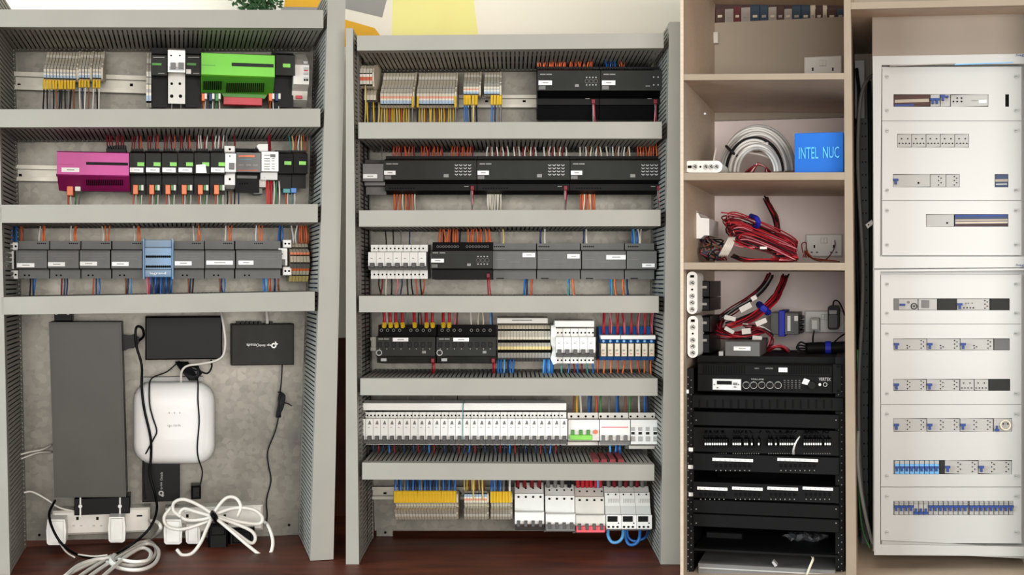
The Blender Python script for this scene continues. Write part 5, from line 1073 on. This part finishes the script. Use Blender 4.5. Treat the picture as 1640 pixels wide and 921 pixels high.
# lower section
def unitA(x0, x1, y0, y1, label, tog=True, three=True, lampx=None):
    t = dev(label, x0, y0, x1, y1); h = y1-y0
    if tog: tee(t, x0+5, y0+h*.62, 1.05)
    if three: B().disc(x0+22.5, y1-3.5, 1, W1, W1+.003, 'hole', 6).disc(x0+26, y1-5.5, 1, W1, W1+.003, 'hole', 6).disc(x0+22, y1-7.5, 1, W1, W1+.003, 'hole', 6).mk('clamp_hole_set', t)
    for lx in (lampx or ()): lamp_set(t, lx, y0, h)
    return t
t = dev('timer unit with round dial at the start of lower enclosure row one', 1431, 478, 1470, 497); B().box(1431.5, 479, 1440, 497, W1, W1+.006, 'mgrey').ring(1464, 490.5, 5, 3.6, W1, W1+.005, 'blackface', 14).disc(1464, 490.5, 1.6, W1, W1+.006, 'blackface').disc(1455, 484, 2, W1, W1+.004, 'mgrey').mk('dial', t); B().box(1441, 486.5, 1450, 490, W1, W1+.01, 'switchblue').mk('toggle', t)
t = dev('unit with small square dark display, lower enclosure row one', 1470.5, 478, 1501, 497); B().box(1476, 481, 1488, 493, W1, W1+.004, 'mgrey', .5).mk('display', t)
dev('dark blank cover in the middle of lower enclosure row one', 1501.5, 478, 1532, 497, 'blackface', 'blank cover', 'blank_cover')
t = unitA(1532.5, 1585, 478, 497, 'breaker with blue toggle and row of pins, lower enclosure row one', True, False, (1579,)); dots(t, (1544, 1549, 1554, 1559), (493,), 1.1); dots(t, (1547, 1551, 1557), (485.5,), .8)
dev('dark blank cover at the right end of lower enclosure row one', 1585.5, 478, 1617, 497, 'blackface', 'blank cover', 'blank_cover')
for i in range(3):
    a = 1431+53.5*i; unitA(a, a+53.3, 542, 561, 'wide breaker with blue toggle, %s of three in lower row two' % nth(i), True, True, (a+46,))
dev('dark blank cover at the right end of lower row two', 1592, 542, 1617, 561, 'dgrey', 'blank cover', 'blank_cover')
for i in range(2):
    a = 1431+53*i; unitA(a, a+52.7, 607, 626, 'wide breaker with blue toggle, %s of two in lower row three' % nth(i), True, False, (a+24, a+46))
for i in range(2):
    a = 1537.5+23*i; t = dev('grey unit with two pins over four, %s of two in lower row three' % nth(i), a, 607, a+22.5, 626); dots(t, (a+6, a+16), (613.5,), 1); dots(t, (a+3, a+8, a+13, a+18.5), (621.5,), 1.1)
dev('dark blank cover at the right end of lower row three', 1584, 607, 1618, 626, 'blackface', 'blank cover', 'blank_cover')
for i in range(3):
    a = 1431+53.3*i; unitA(a, a+53, 670, 691.5, 'wide breaker with dotted contacts, %s of three in lower row four' % nth(i), True, False, (a+24, a+46))
t = dev('grey unit with inverted blue toggle and round outlet, row four end', 1591.5, 670, 1621, 691.5); tee(t, 1597, 687, .9, True); B().ring(1610.5, 681, 8, 6, W1, W1+.012, 'beige', 14).mk('outlet_ring', t); dots(t, (1607, 1614), (679,), 1.1)
t0 = dev('narrow breaker with blue toggle, leftmost of nine in lower row five', 1433, 737, 1440.6, 759.5, 'skyblue'); B().box(1433.4, 738, 1440.2, 743, W1, W1+.004, 'dbgrey').mk('printed_label', t0); tee(t0, 1436.8, 751, .85)
for i in range(1, 9): dup(t0, 1436.8+7.75*i, 759.5, W0, 'narrow breaker with blue toggle, %s of nine in lower row five' % nth(i))
dev('dark green divider block in lower row five', 1505, 737, 1512.5, 759.5, 'blackface', 'divider', 'divider_block')
for i in range(2):
    a = 1513+54*i; unitA(a, a+53.6, 737, 759.5, 'wide breaker with dotted contacts, %s of two in lower row five' % nth(i), True, False, (a+23, a+46))
x = 1432
for g, (n, up, lab) in enumerate(((4, False, 'the first group of four'), (3, True, 'the lowered group of three'), (8, False, 'the middle group of eight'), (9, False, 'the last group of nine'))):
    p = 7.75 if g != 3 else 7.75
    if g == 3: x = 1552.5
    t0 = dev('breaker with blue lever, leftmost of %s in the bottom row' % lab, x, 802.5, x+p-.3, 825, 'dbgrey')
    tee(t0, x+p/2, 814 if not up else 820, .95, up); B().box(x+1, 805.5, x+p-1.4, 807.5, W1, W1+.004, 'print').mk('printed_label', t0)
    for i in range(1, n): dup(t0, x+p/2-.15+p*i, 825, W0, 'breaker with blue lever, %s of %s in the bottom row' % (nth(i), lab))
    x += p*n+.4

build_wires()
